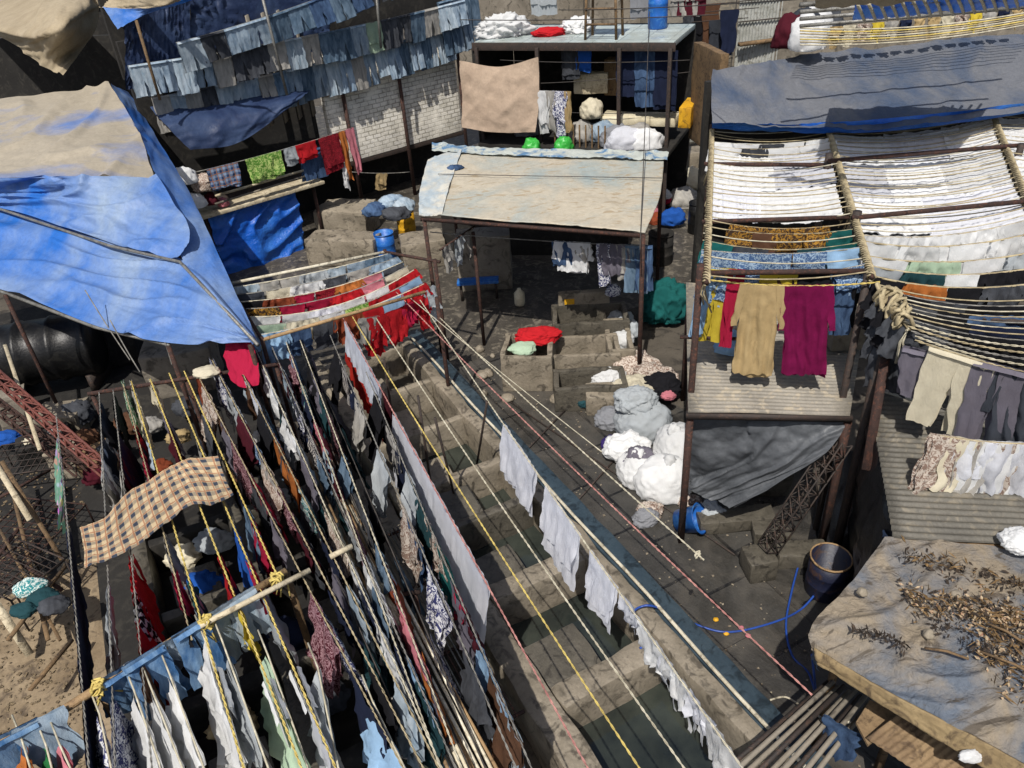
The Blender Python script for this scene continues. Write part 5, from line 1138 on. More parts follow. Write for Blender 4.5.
litter('dry_litter', dirty('straw', '9c7f55', '6f5638', '43342a', 30, .9, .2, 60), 800, cs, (.02, .14, .0008, .003), 'dry straw and twigs strewn over the dirty tarpaulin roof', 'litter')
litter('pale_litter', dirty('pale_scraps', 'b9a98a', '8f7a60', '8b4a40', 20, .9, .2, 60), 500, cs[:4], (.015, .06, .004, .014), 'pale torn scraps strewn over the dirty tarpaulin roof', 'litter')
litter('dark_litter', dirty('dark_scraps', '3a3027', '241f1b', '554535', 20, .9, .2, 60), 1100, cs + [(853, 632, 905, 652, 2), (895, 560, 1040, 598, 4), (930, 625, 1010, 675, 4)], (.02, .09, .002, .01), 'dark leaf litter strewn over the dirty tarpaulin roof', 'litter')
for i in range(7):
    u, v = rn.uniform(.35, .95), rn.uniform(.35, .8); p = rowpt(u, v) + Vector((0, 0, .1)); d = Vector((rn.uniform(.3, .9), rn.uniform(-.7, -.2), 0)).normalized() * rn.uniform(.3, .8)
    tag(MB().tube([p, p + d * .5 + Vector((0, 0, .03)), p + d], .012, 5).build('branch', M['wood']), 'thin dry branch lying in the roof litter, %s' % ORD[i], 'branch', 'branches in the roof litter')
for i, (x, y) in enumerate(((862, 594), (955, 597), (928, 636), (975, 616))):
    tag(lumps('stone', P(x, y, 2.32), (.1, .09, .07), M['concrete2'], seed=i, sub=3), 'small tan stone weighing down the dirty tarpaulin, %s from the left' % ORD[(0, 2, 1, 3)[i]], 'stone', 'stones on the tarpaulin')
# boards, pipes and rag below it
def board(pts, z, mat, label, name='wood_panel', th=.03):
    Q = [P(x, y, z) for x, y in pts]; n = len(Q)
    return tag(mk(name, Q + [q - Vector((0, 0, th)) for q in Q], [tuple(range(n)), tuple(range(2 * n - 1, n - 1, -1))] + [(i, n + i, n + (i + 1) % n, (i + 1) % n) for i in range(n)], mat, None, False), label, 'panel')
stripew = dirty('striped_ply', '8d7657', '6a5640', '4a3a2b', 2, .85, .5, 20)
tin('x', P(866, 738, 1.5), P(960, 800, 1.5), P(1010, 760, 1.62), P(900, 712, 1.62), stripew, .06, .006, 'AD').name = 'ribbed_panel'
tag(bpy.data.objects['ribbed_panel'], 'brown ribbed panel jutting out below the littered roof', 'panel')
board([(856, 722), (868, 745), (905, 716), (870, 700)], 1.45, stripew, 'plain brown board left of the ribbed panel')
board([(890, 770), (960, 768), (1060, 800), (1000, 860), (880, 860)], .6, M['walldark'], 'dark board far below the ribbed panel')
tag(lumps('foil_wrapper', P(970, 758, 2.05), (.2, .1, .08), FAB['white'], seed=44, sub=4), 'crumpled white wrapper at the bottom right', 'wrapper')
t = empty('pipe_bundle', P(810, 730, .5)); tag(t, 'bundle of dull grey-brown poles slanting under the littered roof', 'pipe bundle')
for i in range(9):
    k = i / 8; MB().tube([P(lerp(828, 872, k), lerp(682, 700, k) - (i % 2) * 3, 1.15 + .08 * (i % 2)), P(lerp(690, 795, k), lerp(800, 800, k), .95 + .08 * (i % 2))], .024, 8).build('pipe', M['wallgrey'] if i % 3 else M['darksteel'], t)
hang('rag', dict(a=P(825, 716, 1.3), b=P(862, 738, 1.3), sag=0), .5, .36, .45, 'dark blue', 'dark blue rag hanging from the brown poles at the bottom', 'rag')

# ================================================================ PATH DETAILS
def hose(pts, r, mat, label, cat='hose'):
    Q = [p if isinstance(p, Vector) else P(*p) for p in pts]; out = []
    for i in range(len(Q) - 1):
        a = Q[max(i - 1, 0)]; b = Q[i]; c = Q[i + 1]; d = Q[min(i + 2, len(Q) - 1)]
        for j in range(8):
            t = j / 8; out.append(.5 * ((2 * b) + (c - a) * t + (2 * a - 5 * b + 4 * c - d) * t * t + (3 * b - a - 3 * c + d) * t ** 3))
    out.append(Q[-1]); return tag(MB().tube(out, r, 6).build(cat.replace(' ', '_'), mat), label, cat)
hose([(628, 616, .78), (640, 607, .8), (656, 607, .75), (690, 622, .1), (725, 632, .03), (765, 625, .03), (800, 610, .03), (822, 585, .1)], .014, M['hoseblue'], 'blue hose curling from the pens across the wet path')
hose([(800, 560, .03), (792, 590, .03), (786, 625, .03), (792, 655, .03), (808, 672, .03), (815, 690, .5), (812, 655, 1.6)], .014, M['hoseblue'], 'blue hose hanging from the littered roof corner')
hose([(640, 648, .7), (668, 640, .5), (650, 660, .2), (625, 668, .18)], .014, M['hoseblue'], 'short blue hose lying inside the lower pen')
hose([(770, 700, .03), (785, 697, .1), (800, 705, .2), (830, 722, .9), (850, 722, 1.2)], .012, M['pipewhite'], 'thin pale hose reaching the brown poles')
for i, (x, y, f, s) in enumerate(((712, 660, 'light blue', .17), (722, 672, 'charcoal', .2), (748, 696, 'light blue', .14), (760, 712, 'lilac', .2), (770, 722, 'crimson', .12), (716, 655, 'white', .12), (736, 688, 'dark grey', .2))):
    tag(lumps('wet_rag', P(x, y, .03), (s, s * .8, s * .5), FAB[f], seed=110 + i, sub=4), '%s wet rag in the gutter beside the long pen wall, %s from the top' % (f, ORD[(1, 2, 4, 5, 6, 0, 3)[i]]), 'rag', 'wet rags in the gutter')
mb = MB(); rn = random.Random(5)
for i in range(700):
    s = rn.uniform(-2, 9); tt = rn.uniform(-3.4, -.5); p = L(s, tt, .012 + rn.random() * .006); a = rn.uniform(0, 6.3); q = rn.uniform(.008, .03)
    V = [p + Vector((math.cos(a + k * 1.57) * q * rn.uniform(.4, 1), math.sin(a + k * 1.57) * q * rn.uniform(.4, 1), rn.uniform(0, .012))) for k in range(4)]; mb.add(V, [(0, 1, 2, 3)])
tag(mb.build('path_litter', dirty('path_scraps', '8c8373', '5d4c3a', 'b0a890', 20, .9, .2, 60)), 'tiny scraps and leaves scattered on the wet path', 'litter', kind='stuff')
for i, (x, y) in enumerate(((716, 620), (726, 634), (748, 636), (741, 628))):
    tag(lumps('fallen_scrap', P(x, y, .01), (.07, .06, .03), M['yellowpaint'] if i < 2 else FAB['pink'], seed=i + 5, sub=3), '%s scrap on the wet path beside the blue hose, %s' % ('yellow' if i < 2 else 'pinkish', ('left', 'right')[i % 2]), 'scrap')
# rubble and mud at the upper end of the path
for i in range(16):
    x = random.uniform(470, 560); y = random.uniform(330, 400)
    if not (500 < x < 560 and y < 385): tag(lumps('rubble', P(x, y, 0), (random.uniform(.1, .3),) * 2 + (random.uniform(.06, .14),), M['concrete'], seed=i + 60, sub=3), 'lump of rubble on the muddy floor above the path, %s of the scatter' % ORD[i], 'rubble', 'rubble on the muddy floor')
# ================================================================ CENTRAL RACK WITH RED AND WHITE CLOTHS
ZC = 2.4
t = empty('drying_frame', P(340, 340, 0)); tag(t, 'low drying frame of rusty poles between blue sheet and canopy', 'frame')
FR = dict(bl=P(228, 284, ZC), br=P(385, 252, ZC), fr=P(440, 262, ZC), fl=P(262, 340, ZC), f2=P(405, 330, ZC))
MB().tube([FR['bl'], FR['br']], .03, 8).build('rail', M['pipewhite'], t); MB().tube([FR['bl'], FR['fl']], .03, 8).build('rail', M['rust'], t)
MB().tube([FR['br'], FR['fr']], .03, 8).build('rail', M['rust'], t); MB().tube([FR['fl'], P(425, 292, ZC)], .03, 8).build('rail', M['bamboo'], t)
for p in (FR['bl'], FR['br'], FR['fl'], P(435, 262, ZC), P(437, 300, ZC)): MB().tube([Vector((p.x, p.y, 0)), p + Vector((0, 0, .05))], .035, 8).build('post', M['rust'], t)
p = P(473, 232, 2.5); tag(MB().tube([Vector((p.x, p.y, 0)), p], .035, 8).build('rusty_post', M['rust']), 'rusty post standing alone left of the canopy cupboard', 'post')
tag(MB().tube([P(440, 250, 2.5), P(475, 226, 2.5)], .02, 8).build('rusty_bar', M['rust']), 'short bar with grey rags joining the frame and the rusty post', 'bar')
rr = dict(a=P(440, 250, 2.5), b=P(475, 226, 2.5), sag=0)
for i in range(3): hang('rag', rr, .2 + .3 * i, .3, .55, ('stone grey', 'light grey', 'stone grey')[i], '%s ragged cloth on the short bar left of the canopy, %s from the left' % (('stone grey', 'light grey', 'stone grey')[i], ORD[i]), 'rag')
ROWS = [
 ((232, 288), (388, 254), .05, .35, ['pale blue', 'stone grey', 'stone grey', 'light grey', 'pale blue', 'faded blue', 'mid blue']),
 ((236, 295), (396, 258), .1, .3, ['dark grey', 'cream', 'white', 'charcoal', 'stone grey', 'faded blue']),
 ((240, 302), (403, 262), .16, .28, ['black', 'rust', 'crimson', 'red print', 'orange', 'pink', 'charcoal']),
 ((246, 309), (408, 266), .2, .32, ['orange print', 'crimson', 'crimson', 'red', 'pink', 'cream']),
 ((250, 317), (414, 270), .24, .4, ['white', 'white', 'bluish white', 'white', 'white', 'red']),
 ((256, 326), (420, 276), .2, .4, ['pale green', 'cream', 'white', 'green print', 'red', 'light blue']),
 ((260, 335), (424, 284), .12, .5, ['light blue', 'dark blue', 'charcoal', 'rust', 'red', 'light blue', 'red']),
]
for i, (a, b, sg, h, cs_) in enumerate(ROWS):
    r = rope(P(*a, ZC), P(*b, ZC), sg, .012, ROPE['grey' if i % 2 else 'pale'], 'sagging rope across the low drying frame, %s from the back' % ORD[i], 'ropes of the low drying frame')
    for j, f in enumerate(cs_):
        hang('towel' if (i + j) % 3 else 'shirt', r, (j + .5) / len(cs_), (r['b'] - r['a']).length / len(cs_) * .95, h, f, '%s cloth on rope %s of the low drying frame, %s from the left' % (f, ORD[i], ORD[j]), 'cloth', 'cloths on the low drying frame', seed=(i + j) % 8 + 1)
# red bunch at the front right corner
rb = dict(a=P(368, 318, 2.3), b=P(430, 288, 2.3), sag=.1)
for i, (k, f, w, h) in enumerate(((.15, 'red', .5, .7), (.4, 'red', .5, .6), (.62, 'crimson', .4, .5), (.8, 'red', .35, .7), (.95, 'light grey', .3, .6), (.02, 'stone grey', .4, .4))):
    hang('rag', rb, k, w, h, f, '%s wet cloth at the low frame\'s front corner, %s from the left' % (f, ORD[(1, 2, 3, 4, 5, 0)[i]]), 'cloth', 'wet cloths at the frame corner', seed=i + 1)

# ================================================================ LONG ROPES OVER THE PENS
Z = 2.3
def lrope(name, x0, y0, x1, y1, c='pale', r=.0065, z0=Z, z1=Z, sag=.03, twist=True, knots=(), group='long ropes over the pens', ext=0):
    a = P(x0, y0, z0); b = P(x1, y1, z1)
    return rope(a, b, sag, r, ROPE[c], name, group, twist, knots)
def on(r, lst, where):
    """garments on a long rope: (row of the middle, width in m, drop, fabric, kind, words)"""
    for (y, w, h, f, kd, words) in lst:
        cat = {'rag': 'rag', 'towel': 'cloth', 'sheet': 'sheet', 'shirt': 'shirt', 'trousers': 'trousers', 'jeans': 'jeans', 'socks': 'rags', 'kurta': 'shirt'}[kd]
        hang(kd, r, rk(r, y=y - 12), w, h * 1.35, f, words, cat, where, random.uniform(-.12, .12))
PINK = lrope('pink rope carrying the red-ended cloth and the long white sheet', 343, 318, 622, 830, 'pink', z0=2.3, z1=2.3, sag=.05)
ra = lrope('pale yellow rope running over the middle of the pens', 352, 316, 680, 830, 'yellow', z0=2.35, z1=2.3, sag=.1)
ra2 = lrope('pale rope from the bamboo rod tip over the pens', 376, 318, 728, 830, 'pale', z0=2.4, z1=2.3, sag=.1)
rd = lrope('white rope carrying the separate white sheets beside the gutter', 420, 300, 790, 836, 'pale', z0=2.3, z1=2.3, sag=.06)
re1 = lrope('upper reddish rope crossing the path toward the littered roof', 396, 292, 812, 695, 'pink', z0=2.3, z1=2.0, sag=.08)
re2 = lrope('pale rope crossing above the wet path and knotted near its end', 440, 318, 704, 560, 'pale', z0=2.3, z1=2.2, sag=.05, knots=(.985,))
re3 = lrope('thin pale rope starting at the frame corner and joining the reddish one', 408, 296, 602, 452, 'pale', z0=2.3, z1=2.25, sag=.03, twist=False)
# white sheets
def sheet_on(r, y0, y1, h, f, lab, kd='sheet', seed=2, sway=0, cat='sheet', grp='white sheets over the pens'):
    k0, k1 = rk(r, y=y0), rk(r, y=y1); ln = (r['b'] - r['a']).length * abs(k1 - k0)
    return hang(kd, r, (k0 + k1) / 2, ln, h, f, lab, cat, grp, sway, seed)
sheet_on(PINK, 322, 388, 1.05, 'white and red', 'white sheet with a red lower end near the low frame', sway=-.12)
sheet_on(PINK, 412, 590, 1.12, 'bluish white', 'very long white sheet hanging over the slatted rack', sway=-.15, seed=3)
sheet_on(PINK, 392, 408, .8, 'maroon', 'narrow maroon cloth between the red-ended and the long white sheet', 'towel')
sheet_on(rd, 424, 472, .74, 'bluish white', 'small white sheet, farthest on the gutter-side rope', sway=-.14, seed=4)
sheet_on(rd, 486, 536, .86, 'bluish white', 'broad white sheet, middle of three on the gutter-side rope', sway=-.14, seed=5)
sheet_on(rd, 549, 590, .66, 'bluish white', 'creased white sheet, nearest of three on the gutter-side rope', 'sheet', sway=-.14, seed=6)
for i in range(9):
    y = 604 + i * 17; hang('socks' if i % 2 else 'rag', rd, rk(rd, y=y), .34 + .08 * (i % 3), .32 + .1 * (i % 3), 'white' if i % 3 else 'bluish white', '%s thin rags knotted along the gutter-side rope, %s below the sheets' % ('white' if i % 3 else 'bluish white', ORD[i]), 'rags', 'thin rags on the gutter-side rope', .1, seed=i + 1)
# ropes on the left
W1 = 'clothes on the left ropes'
r0 = lrope('far left rope with the long navy sheet', 56, 415, 94, 830, 'grey', sag=.05)
hang('towel', r0, rk(r0, y=462), 1.2, .7, 'floral', 'multicoloured floral cloth above the navy sheet', 'cloth', sway=-.35, seed=3)
hang('sheet', r0, rk(r0, y=640), 3.6, 1.1, 'navy', 'very long navy sheet hanging at the far left', 'sheet', sway=-.2, seed=5)
L1 = [
 ('grey rope right of the navy sheet', (99, 392, 116, 800), 'grey', [(425, .6, .55, 'charcoal', 'rag', 'charcoal rag near the top bar, leftmost on the ropes'), (460, .5, .5, 'dark grey', 'rag', 'dark grey rag below the leftmost charcoal one'), (490, .5, .45, 'stone grey', 'rag', 'stone grey rag right behind the check cloth'), (745, .7, .5, 'white print', 'towel', 'white floral-print cloth at the bottom left')]),
 ('dark rope carrying black and red clothes', (113, 390, 155, 800), 'grey', [(420, .7, .5, 'black', 'rag', 'black garment near the top bar, second rope'), (465, .9, .55, 'navy', 'towel', 'navy cloth left of the maroon one'), (480, .5, .5, 'maroon', 'rag', 'maroon cloth left of the red shirt'), (590, .6, .6, 'red', 'shirt', 'red shirt below the check cloth'), (620, .5, .7, 'zebra striped', 'rag', 'black and white striped cloth beside the red shirt'), (655, .6, .6, 'red', 'towel', 'red cloth hanging above the bamboo pole')]),
 ('rope carrying the green and red garment', (123, 384, 192, 640), 'pale', [(408, 1.0, .45, 'green white print', 'towel', 'green and white print cloth near the top bar'), (452, .8, .5, 'red', 'rag', 'bright red garment below the green print cloth'), (478, .5, .4, 'crimson', 'rag', 'crimson rag touching the beige check cloth'), (605, .7, .6, 'crimson', 'rag', 'crimson garment left of the blue ones'), (632, .5, .5, 'black', 'rag', 'black rag beside the pole, left part')]),
 ('yellowish rope, fourth over the check cloth', (131, 381, 250, 790), 'yellow', [(400, .5, .5, 'stone grey', 'rag', 'stone grey rag hanging third from the top bar left'), (425, .5, .4, 'cream', 'rag', 'cream rag in the gap above the check cloth'), (608, .6, .45, 'teal', 'rag', 'teal rag above the bamboo pole'), (700, .5, .95, 'white', 'trousers', 'white trousers hanging leftmost below the bamboo pole')]),
 ('yellowish rope running under the check cloth', (150, 379, 310, 790), 'yellow', [(400, .6, .35, 'cream', 'rag', 'cream rag in the middle of the top bar'), (432, .6, .4, 'lilac', 'rag', 'lilac rag above the check cloth'), (592, .8, .6, 'red', 'rag', 'red garment between the blue cloths'), (620, .4, .5, 'yellow', 'rag', 'small yellow rag beside the pole'), (712, .5, .95, 'white', 'trousers', 'white trousers hanging second below the bamboo pole')]),
 ('thick yellow rope, left of a pair', (169, 373, 345, 790), 'yellow', [(560, .8, .6, 'blue', 'towel', 'bright blue cloth below the check cloth'), (590, .6, .6, 'crimson', 'rag', 'crimson garment on the left rope of the yellow pair'), (700, .5, 1.0, 'white', 'trousers', 'white trousers hanging third below the bamboo pole'), (745, .5, .8, 'bluish white', 'rag', 'bluish white rag at the bottom, left of the dark opening')]),
 ('thick yellow rope, right of a pair', (184, 371, 276, 573), 'yellow', [(520, .8, .6, 'navy', 'towel', 'navy cloth right of the check cloth'), (548, .6, .6, 'crimson', 'rag', 'crimson rag hanging down to the yellow knot')]),
 ('rope with rust and maroon cloths', (196, 372, 420, 800), 'beige', [(395, .9, .4, 'rust', 'towel', 'rust brown cloth at the top bar'), (430, .9, .45, 'brown', 'towel', 'brown cloth below the rust one'), (470, .9, .5, 'maroon print', 'towel', 'maroon print cloth above the dark pens'), (505, .8, .5, 'crimson', 'rag', 'crimson patterned rag below the maroon print'), (545, .6, .5, 'lilac', 'rag', 'lilac rag above the thin stick'), (640, .7, .6, 'white print', 'rag', 'white print rag below the yellow knot')]),
 ('rope with pale crumpled shirts, left one', (212, 360, 440, 800), 'pale', [(385, .9, .5, 'white print', 'shirt', 'white print shirt below the small red sheet'), (415, .9, .5, 'light grey', 'shirt', 'light grey shirt below the white print shirt'), (448, .8, .45, 'blue print', 'rag', 'blue print cloth in the crowded ropes'), (480, .8, .45, 'stone grey', 'rag', 'stone grey cloth left of the orange one'), (515, .7, .5, 'maroon print', 'rag', 'maroon print rag in the crowded ropes'), (548, .7, .5, 'charcoal', 'rag', 'charcoal rag above the cream trousers')]),
 ('pale rope passing the orange cloth', (232, 352, 455, 800), 'pale', [(375, .8, .45, 'pale blue', 'rag', 'pale blue rag by the tarpaulin tip'), (408, .9, .5, 'bluish white', 'towel', 'bluish white cloth above the orange one'), (440, .8, .5, 'blue print', 'towel', 'blue print towel left of the orange cloth'), (470, 1.2, .5, 'orange', 'towel', 'orange-brown cloth in the middle of the crowd'), (520, .8, .4, 'teal print', 'rag', 'teal print rag right of the orange cloth'), (560, .8, .5, 'navy', 'rag', 'navy rag above the big white garment')]),
 ('rope carrying white rolled garments', (256, 350, 465, 820), 'pale', [(368, .5, .5, 'navy', 'rag', 'navy rag right of the red sheet'), (395, .9, .5, 'white', 'rag', 'white rag in the upper crowd'), (430, .9, .45, 'black', 'rag', 'black rag in the upper crowd'), (470, .9, .45, 'light grey', 'rag', 'light grey rag right of the orange cloth'), (545, .9, .4, 'cream', 'rag', 'cream rag at the stick end'), (612, 1.7, .35, 'white', 'towel', 'long white rolled garment below the stick'), (680, .9, .35, 'white', 'rag', 'white rag below the long rolled garment')]),
 ('black and white beaded rope', (272, 347, 470, 800), 'grey', [(385, .7, .5, 'maroon', 'rag', 'maroon rag behind the pale shirts'), (420, .7, .45, 'charcoal', 'rag', 'charcoal rag beside the teal print'), (455, .8, .4, 'striped', 'rag', 'striped rag in the crowd'), (600, .9, .7, 'white', 'shirt', 'white shirt right of the long rolled garment'), (650, .5, .4, 'black', 'rag', 'black rag below the white shirt'), (700, .8, .7, 'light blue', 'towel', 'light blue cloth at the bottom centre')]),
 ('rope with teal and pink cloths', (286, 342, 452, 800), 'pale', [(372, .6, .45, 'light blue', 'rag', 'light blue rag near the low frame, left'), (410, .8, .4, 'teal print', 'towel', 'teal print cloth in the upper crowd'), (445, .6, .4, 'pink', 'rag', 'pink rag beside the pale pipes'), (480, .9, .4, 'maroon', 'rag', 'maroon rag beside the pale pipes')]),
 ('rope left of the pale pipes', (300, 340, 470, 790), 'pale', [(365, .7, .4, 'charcoal', 'rag', 'charcoal rag under the low frame front'), (400, .9, .45, 'lilac', 'rag', 'lilac print rag above the dark pens'), (440, .9, .5, 'maroon print', 'rag', 'maroon print rag left of the concrete ledge'), (470, .7, .5, 'black', 'rag', 'black rag left of the concrete ledge'), (570, .5, .5, 'mid blue', 'rag', 'blue rag above the orange cloth'), (605, .8, .35, 'rust', 'rag', 'rust orange twisted cloth by the pipes'), (650, 1.0, .4, 'pink', 'rag', 'pink sheer cloth by the pipes'), (705, .9, .35, 'orange', 'rag', 'orange cloth lowest beside the pipes')]),
 ('grey rope right of the pale pipes', (330, 335, 530, 800), 'grey', [(372, .9, .5, 'striped', 'towel', 'striped cloth below the low frame'), (405, .6, .5, 'navy', 'rag', 'navy rag left of the red-ended sheet'), (545, .6, .5, 'dark blue', 'rag', 'dark blue rag left of the slatted rack')]),
 ('rope behind the long white sheet', (366, 372, 545, 800), 'grey', [(430, .9, .6, 'black', 'towel', 'black cloth behind the top of the white sheet'), (470, .7, .6, 'navy', 'towel', 'navy cloth behind the long white sheet'), (520, .9, .6, 'dark teal', 'towel', 'dark teal cloth behind the long white sheet'), (580, .8, .5, 'teal', 'rag', 'teal rag left of the long white sheet'), (612, .4, .3, 'crimson', 'rag', 'small crimson knot beside the white sheet'), (640, .6, .3, 'maroon', 'rag', 'maroon rag below the crimson knot'), (690, .9, .55, 'light blue', 'towel', 'light blue cloth below the long white sheet'), (725, .6, .6, 'pale blue', 'rag', 'pale blue rag at the rope end')]),
]
for (nm, (x0, y0, x1, y1), c, items) in L1:
    c = {'pale': 'beige'}.get(c, c) if random.random() < .6 else c
    r = lrope(nm, x0, y0, x1, y1, c, (.006 if c != 'yellow' else .0075), sag=.04)
    on(r, items, W1)
    crowd = x0 >= 190; nf = 6 if crowd else 2
    for q in range(nf):
        f = random.choice(['navy', 'charcoal', 'black', 'maroon print', 'brown', 'dark teal', 'stone grey', 'white print', 'mid blue', 'lilac', 'white', 'light grey', 'brown print', 'maroon', 'black', 'pale blue'])
        hang('rag', r, (q + .35 + .4 * random.random()) / nf * .92 + .02, random.uniform(.5, .9), random.uniform(.6, .95), f, '%s rag on the %s, %s narrow one down' % (f, nm, ORD[q]), 'rag', W1, random.uniform(-.3, .1))
# more dark bits that fill the crowd
rn = random.Random(33)
for i in range(5):
    x0 = 240 + i * 16; r = lrope('thin dark rope deep in the crowded part, %s from the left' % ORD[i], x0, 356 - i * 3, x0 + 195, 800, 'dark', .008, 2.1, 2.0, .03, False)
    for j in range(6):
        f = rn.choice(['navy', 'charcoal', 'black', 'maroon print', 'brown', 'dark teal', 'stone grey', 'white print', 'mid blue', 'lilac'])
        hang('rag', r, .06 + .15 * j + .02 * rn.random(), rn.uniform(.4, .8), rn.uniform(.5, .8), f, '%s rag on thin dark rope %s, %s from the top' % (f, ORD[i], ORD[j]), 'rag', 'rags on the thin dark ropes', rn.uniform(-.2, .2))
# small red sheet at the tarpaulin tip
tag(patch('red_sheet', [[(226, 343, 2.6), (240, 341, 2.6), (252, 342, 2.6)], [(225, 360, 2.4), (242, 362, 2.42), (258, 362, 2.4)], [(230, 380, 2.2), (245, 388, 2.15), (260, 384, 2.2)]], FAB['crimson'], 20, 20, .03, (3, 3), 0, .01, None, 22, .04), 'small crimson sheet at the tip of the blue tarpaulin', 'cloth')
tag(lumps('white_paper', P(207, 374, 2.3), (.4, .3, .1), FAB['cream'], seed=23, sub=4), 'cream cloth lying over the top bar', 'cloth')
# top bar and its posts
t = empty('top_bar', P(185, 440, 0)); tag(t, 'rusty horizontal bar where the left ropes begin', 'bar')
MB().tube([P(88, 394, Z - .03), P(280, 364, Z - .03)], .03, 8).build('pipe', M['rust'], t)
for x, y in ((92, 394), (186, 379), (276, 365)):
    p = P(x, y, Z - .05); MB().tube([Vector((p.x, p.y, 0)), p], .03, 8).build('post', M['rust'], t)
# bamboo cross pole
t = empty('bamboo_pole', P(150, 720, 0)); tag(t, 'bamboo pole crossing below the left ropes, with jeans over it', 'pole')
MB().tube([P(-30, 758, 2.26), P(60, 712, 2.27), P(150, 655, 2.27), P(286, 571, 2.26)], .04, 10).build('bamboo', M['bamboo'], t)
MB().tube([P(200, 626, 2.34), P(310, 570, 2.34)], .028, 8).build('thin_bamboo', M['palewood'], t)
for x, y in ((286, 573), (100, 690)):
    p = P(x, y, 2.2); MB().tube([Vector((p.x, p.y, 0)), p], .04, 8).build('post', M['wood'], t)
for i, (x, y, c) in enumerate(((277, 580, 'yellow'), (206, 622, 'yellow'), (98, 687, 'yellow'))):
    p = P(x, y, 2.32); mb = MB(); rn2 = random.Random(i)
    for q in range(5):
        ph = rn2.uniform(0, 6); mb.tube([p + Vector((.055 * math.cos(w * .9 + ph), .05 * math.sin(w * .7 + q), .06 * math.sin(w * 1.1 + ph * 2))) for w in range(12)], .012, 5)
    for q in range(4): mb.tube([p, p + Vector((rn2.uniform(-.07, .07), rn2.uniform(-.1, .1), -.09)), p + Vector((rn2.uniform(-.12, .12), rn2.uniform(-.1, .1), -.2))], .01, 5)
    tag(mb.build('rope_knot', ROPE[c]), 'yellow rope knot %s' % ('at the right end of the bamboo pole', 'between two jeans on the bamboo pole', 'left of the blue jeans on the bamboo pole', 'low on a yellow rope at the bottom')[i], 'knot')
tag(MB().tube([P(330, 557, 2.3), P(352, 546, 2.3)], .03, 8).build('short_stick', M['palewood']), 'short pale stick poking out among the ropes', 'stick')
# jeans over the bamboo pole
bp = dict(a=P(60, 712, 2.31), b=P(286, 571, 2.31), sag=0)
bq = dict(a=P(-30, 758, 2.3), b=P(60, 712, 2.31), sag=0)
for r, x, w, h, f, lab, sw in ((bq, 10, .55, .8, 'clear blue', 'blue jeans on the bamboo pole at the left picture edge', .1), (bq, 40, .5, .6, 'faded blue', 'faded jeans on the bamboo pole, second from the left edge', -.2), (bp, 116, .42, .62, 'clear blue', 'clear blue jeans on the bamboo pole above the white trousers', .2), (bp, 144, .46, .7, 'clear blue', 'clear blue jeans in the middle of the bamboo pole', -.1), (bp, 172, .4, .55, 'faded blue', 'faded blue jeans bunched left of the yellow knot', .25), (bp, 190, .4, .66, 'clear blue', 'clear blue jeans touching the yellow knot', -.15), (bp, 226, .42, .8, 'pale blue', 'palest jeans, right of the yellow knot on the bamboo pole', .1), (bp, 243, .34, .6, 'pale blue', 'small pale denim piece near the right end of the bamboo pole', -.1)):
    hang('rag' if x in (172, 40) else 'jeans', r, rk(r, x=x), w * .82, h, f, lab, 'jeans', 'jeans over the bamboo pole', sw, lift=.045)
# whites and others hanging below the bamboo pole
wr = [((134, 690), (172, 800), 'white', .9), ((152, 690), (195, 800), 'white', 1.1), ((170, 675), (212, 790), 'white', 1.2), ((205, 640), (255, 800), 'white', 1.6), ((222, 640), (280, 800), 'light grey', 1.1), ((268, 655), (320, 800), 'pale green', 1.7), ((318, 668), (345, 800), 'light grey', 1.0), ((100, 715), (118, 800), 'white print', .8), ((60, 745), (85, 800), 'pink', .6), ((372, 700), (420, 800), 'light blue', 1.0), ((22, 740), (40, 800), 'orange', .4), ((46, 745), (60, 800), 'green', .4)]
for i, (a, b, f, w) in enumerate(wr):
    A_, B_ = P(*a, 2.25), P(*b, 2.15); r = dict(a=A_, b=B_, sag=.02)
    tag(MB().tube([lerp(A_, P(a[0] - 10, a[1] - 25, 2.27), 1), A_, B_], .009, 5).build('rope', ROPE['pale']), 'thin pale rope below the bamboo pole, %s from the left' % ORD[i], 'rope', 'thin ropes below the bamboo pole')
    hang('rag', r, .4, min(w, (A_ - B_).length * .8), .62, f, '%s garment draped along thin rope %s below the bamboo pole' % (f, ORD[i]), 'garment', 'garments below the bamboo pole', -.35, seed=i % 7 + 1)
# beige check cloth lying across the ropes
tag(patch('check_cloth', [[(80, 528, 2.36), (105, 518, 2.37), (128, 492, 2.37), (150, 480, 2.37), (172, 466, 2.38), (186, 460, 2.4), (218, 456, 2.4)], [(84, 548, 2.34), (108, 540, 2.34), (134, 518, 2.33), (156, 500, 2.34), (180, 484, 2.34), (200, 478, 2.36), (225, 478, 2.35)], [(84, 568, 2.34), (112, 559, 2.36), (142, 542, 2.36), (165, 524, 2.37), (192, 505, 2.38), (212, 506, 2.4), (234, 496, 2.38)]], FAB['beige check'], 90, 26, .012, (6, 3), 0, .006, None, 24, .02), 'beige checked cloth spread flat across the left ropes', 'cloth')

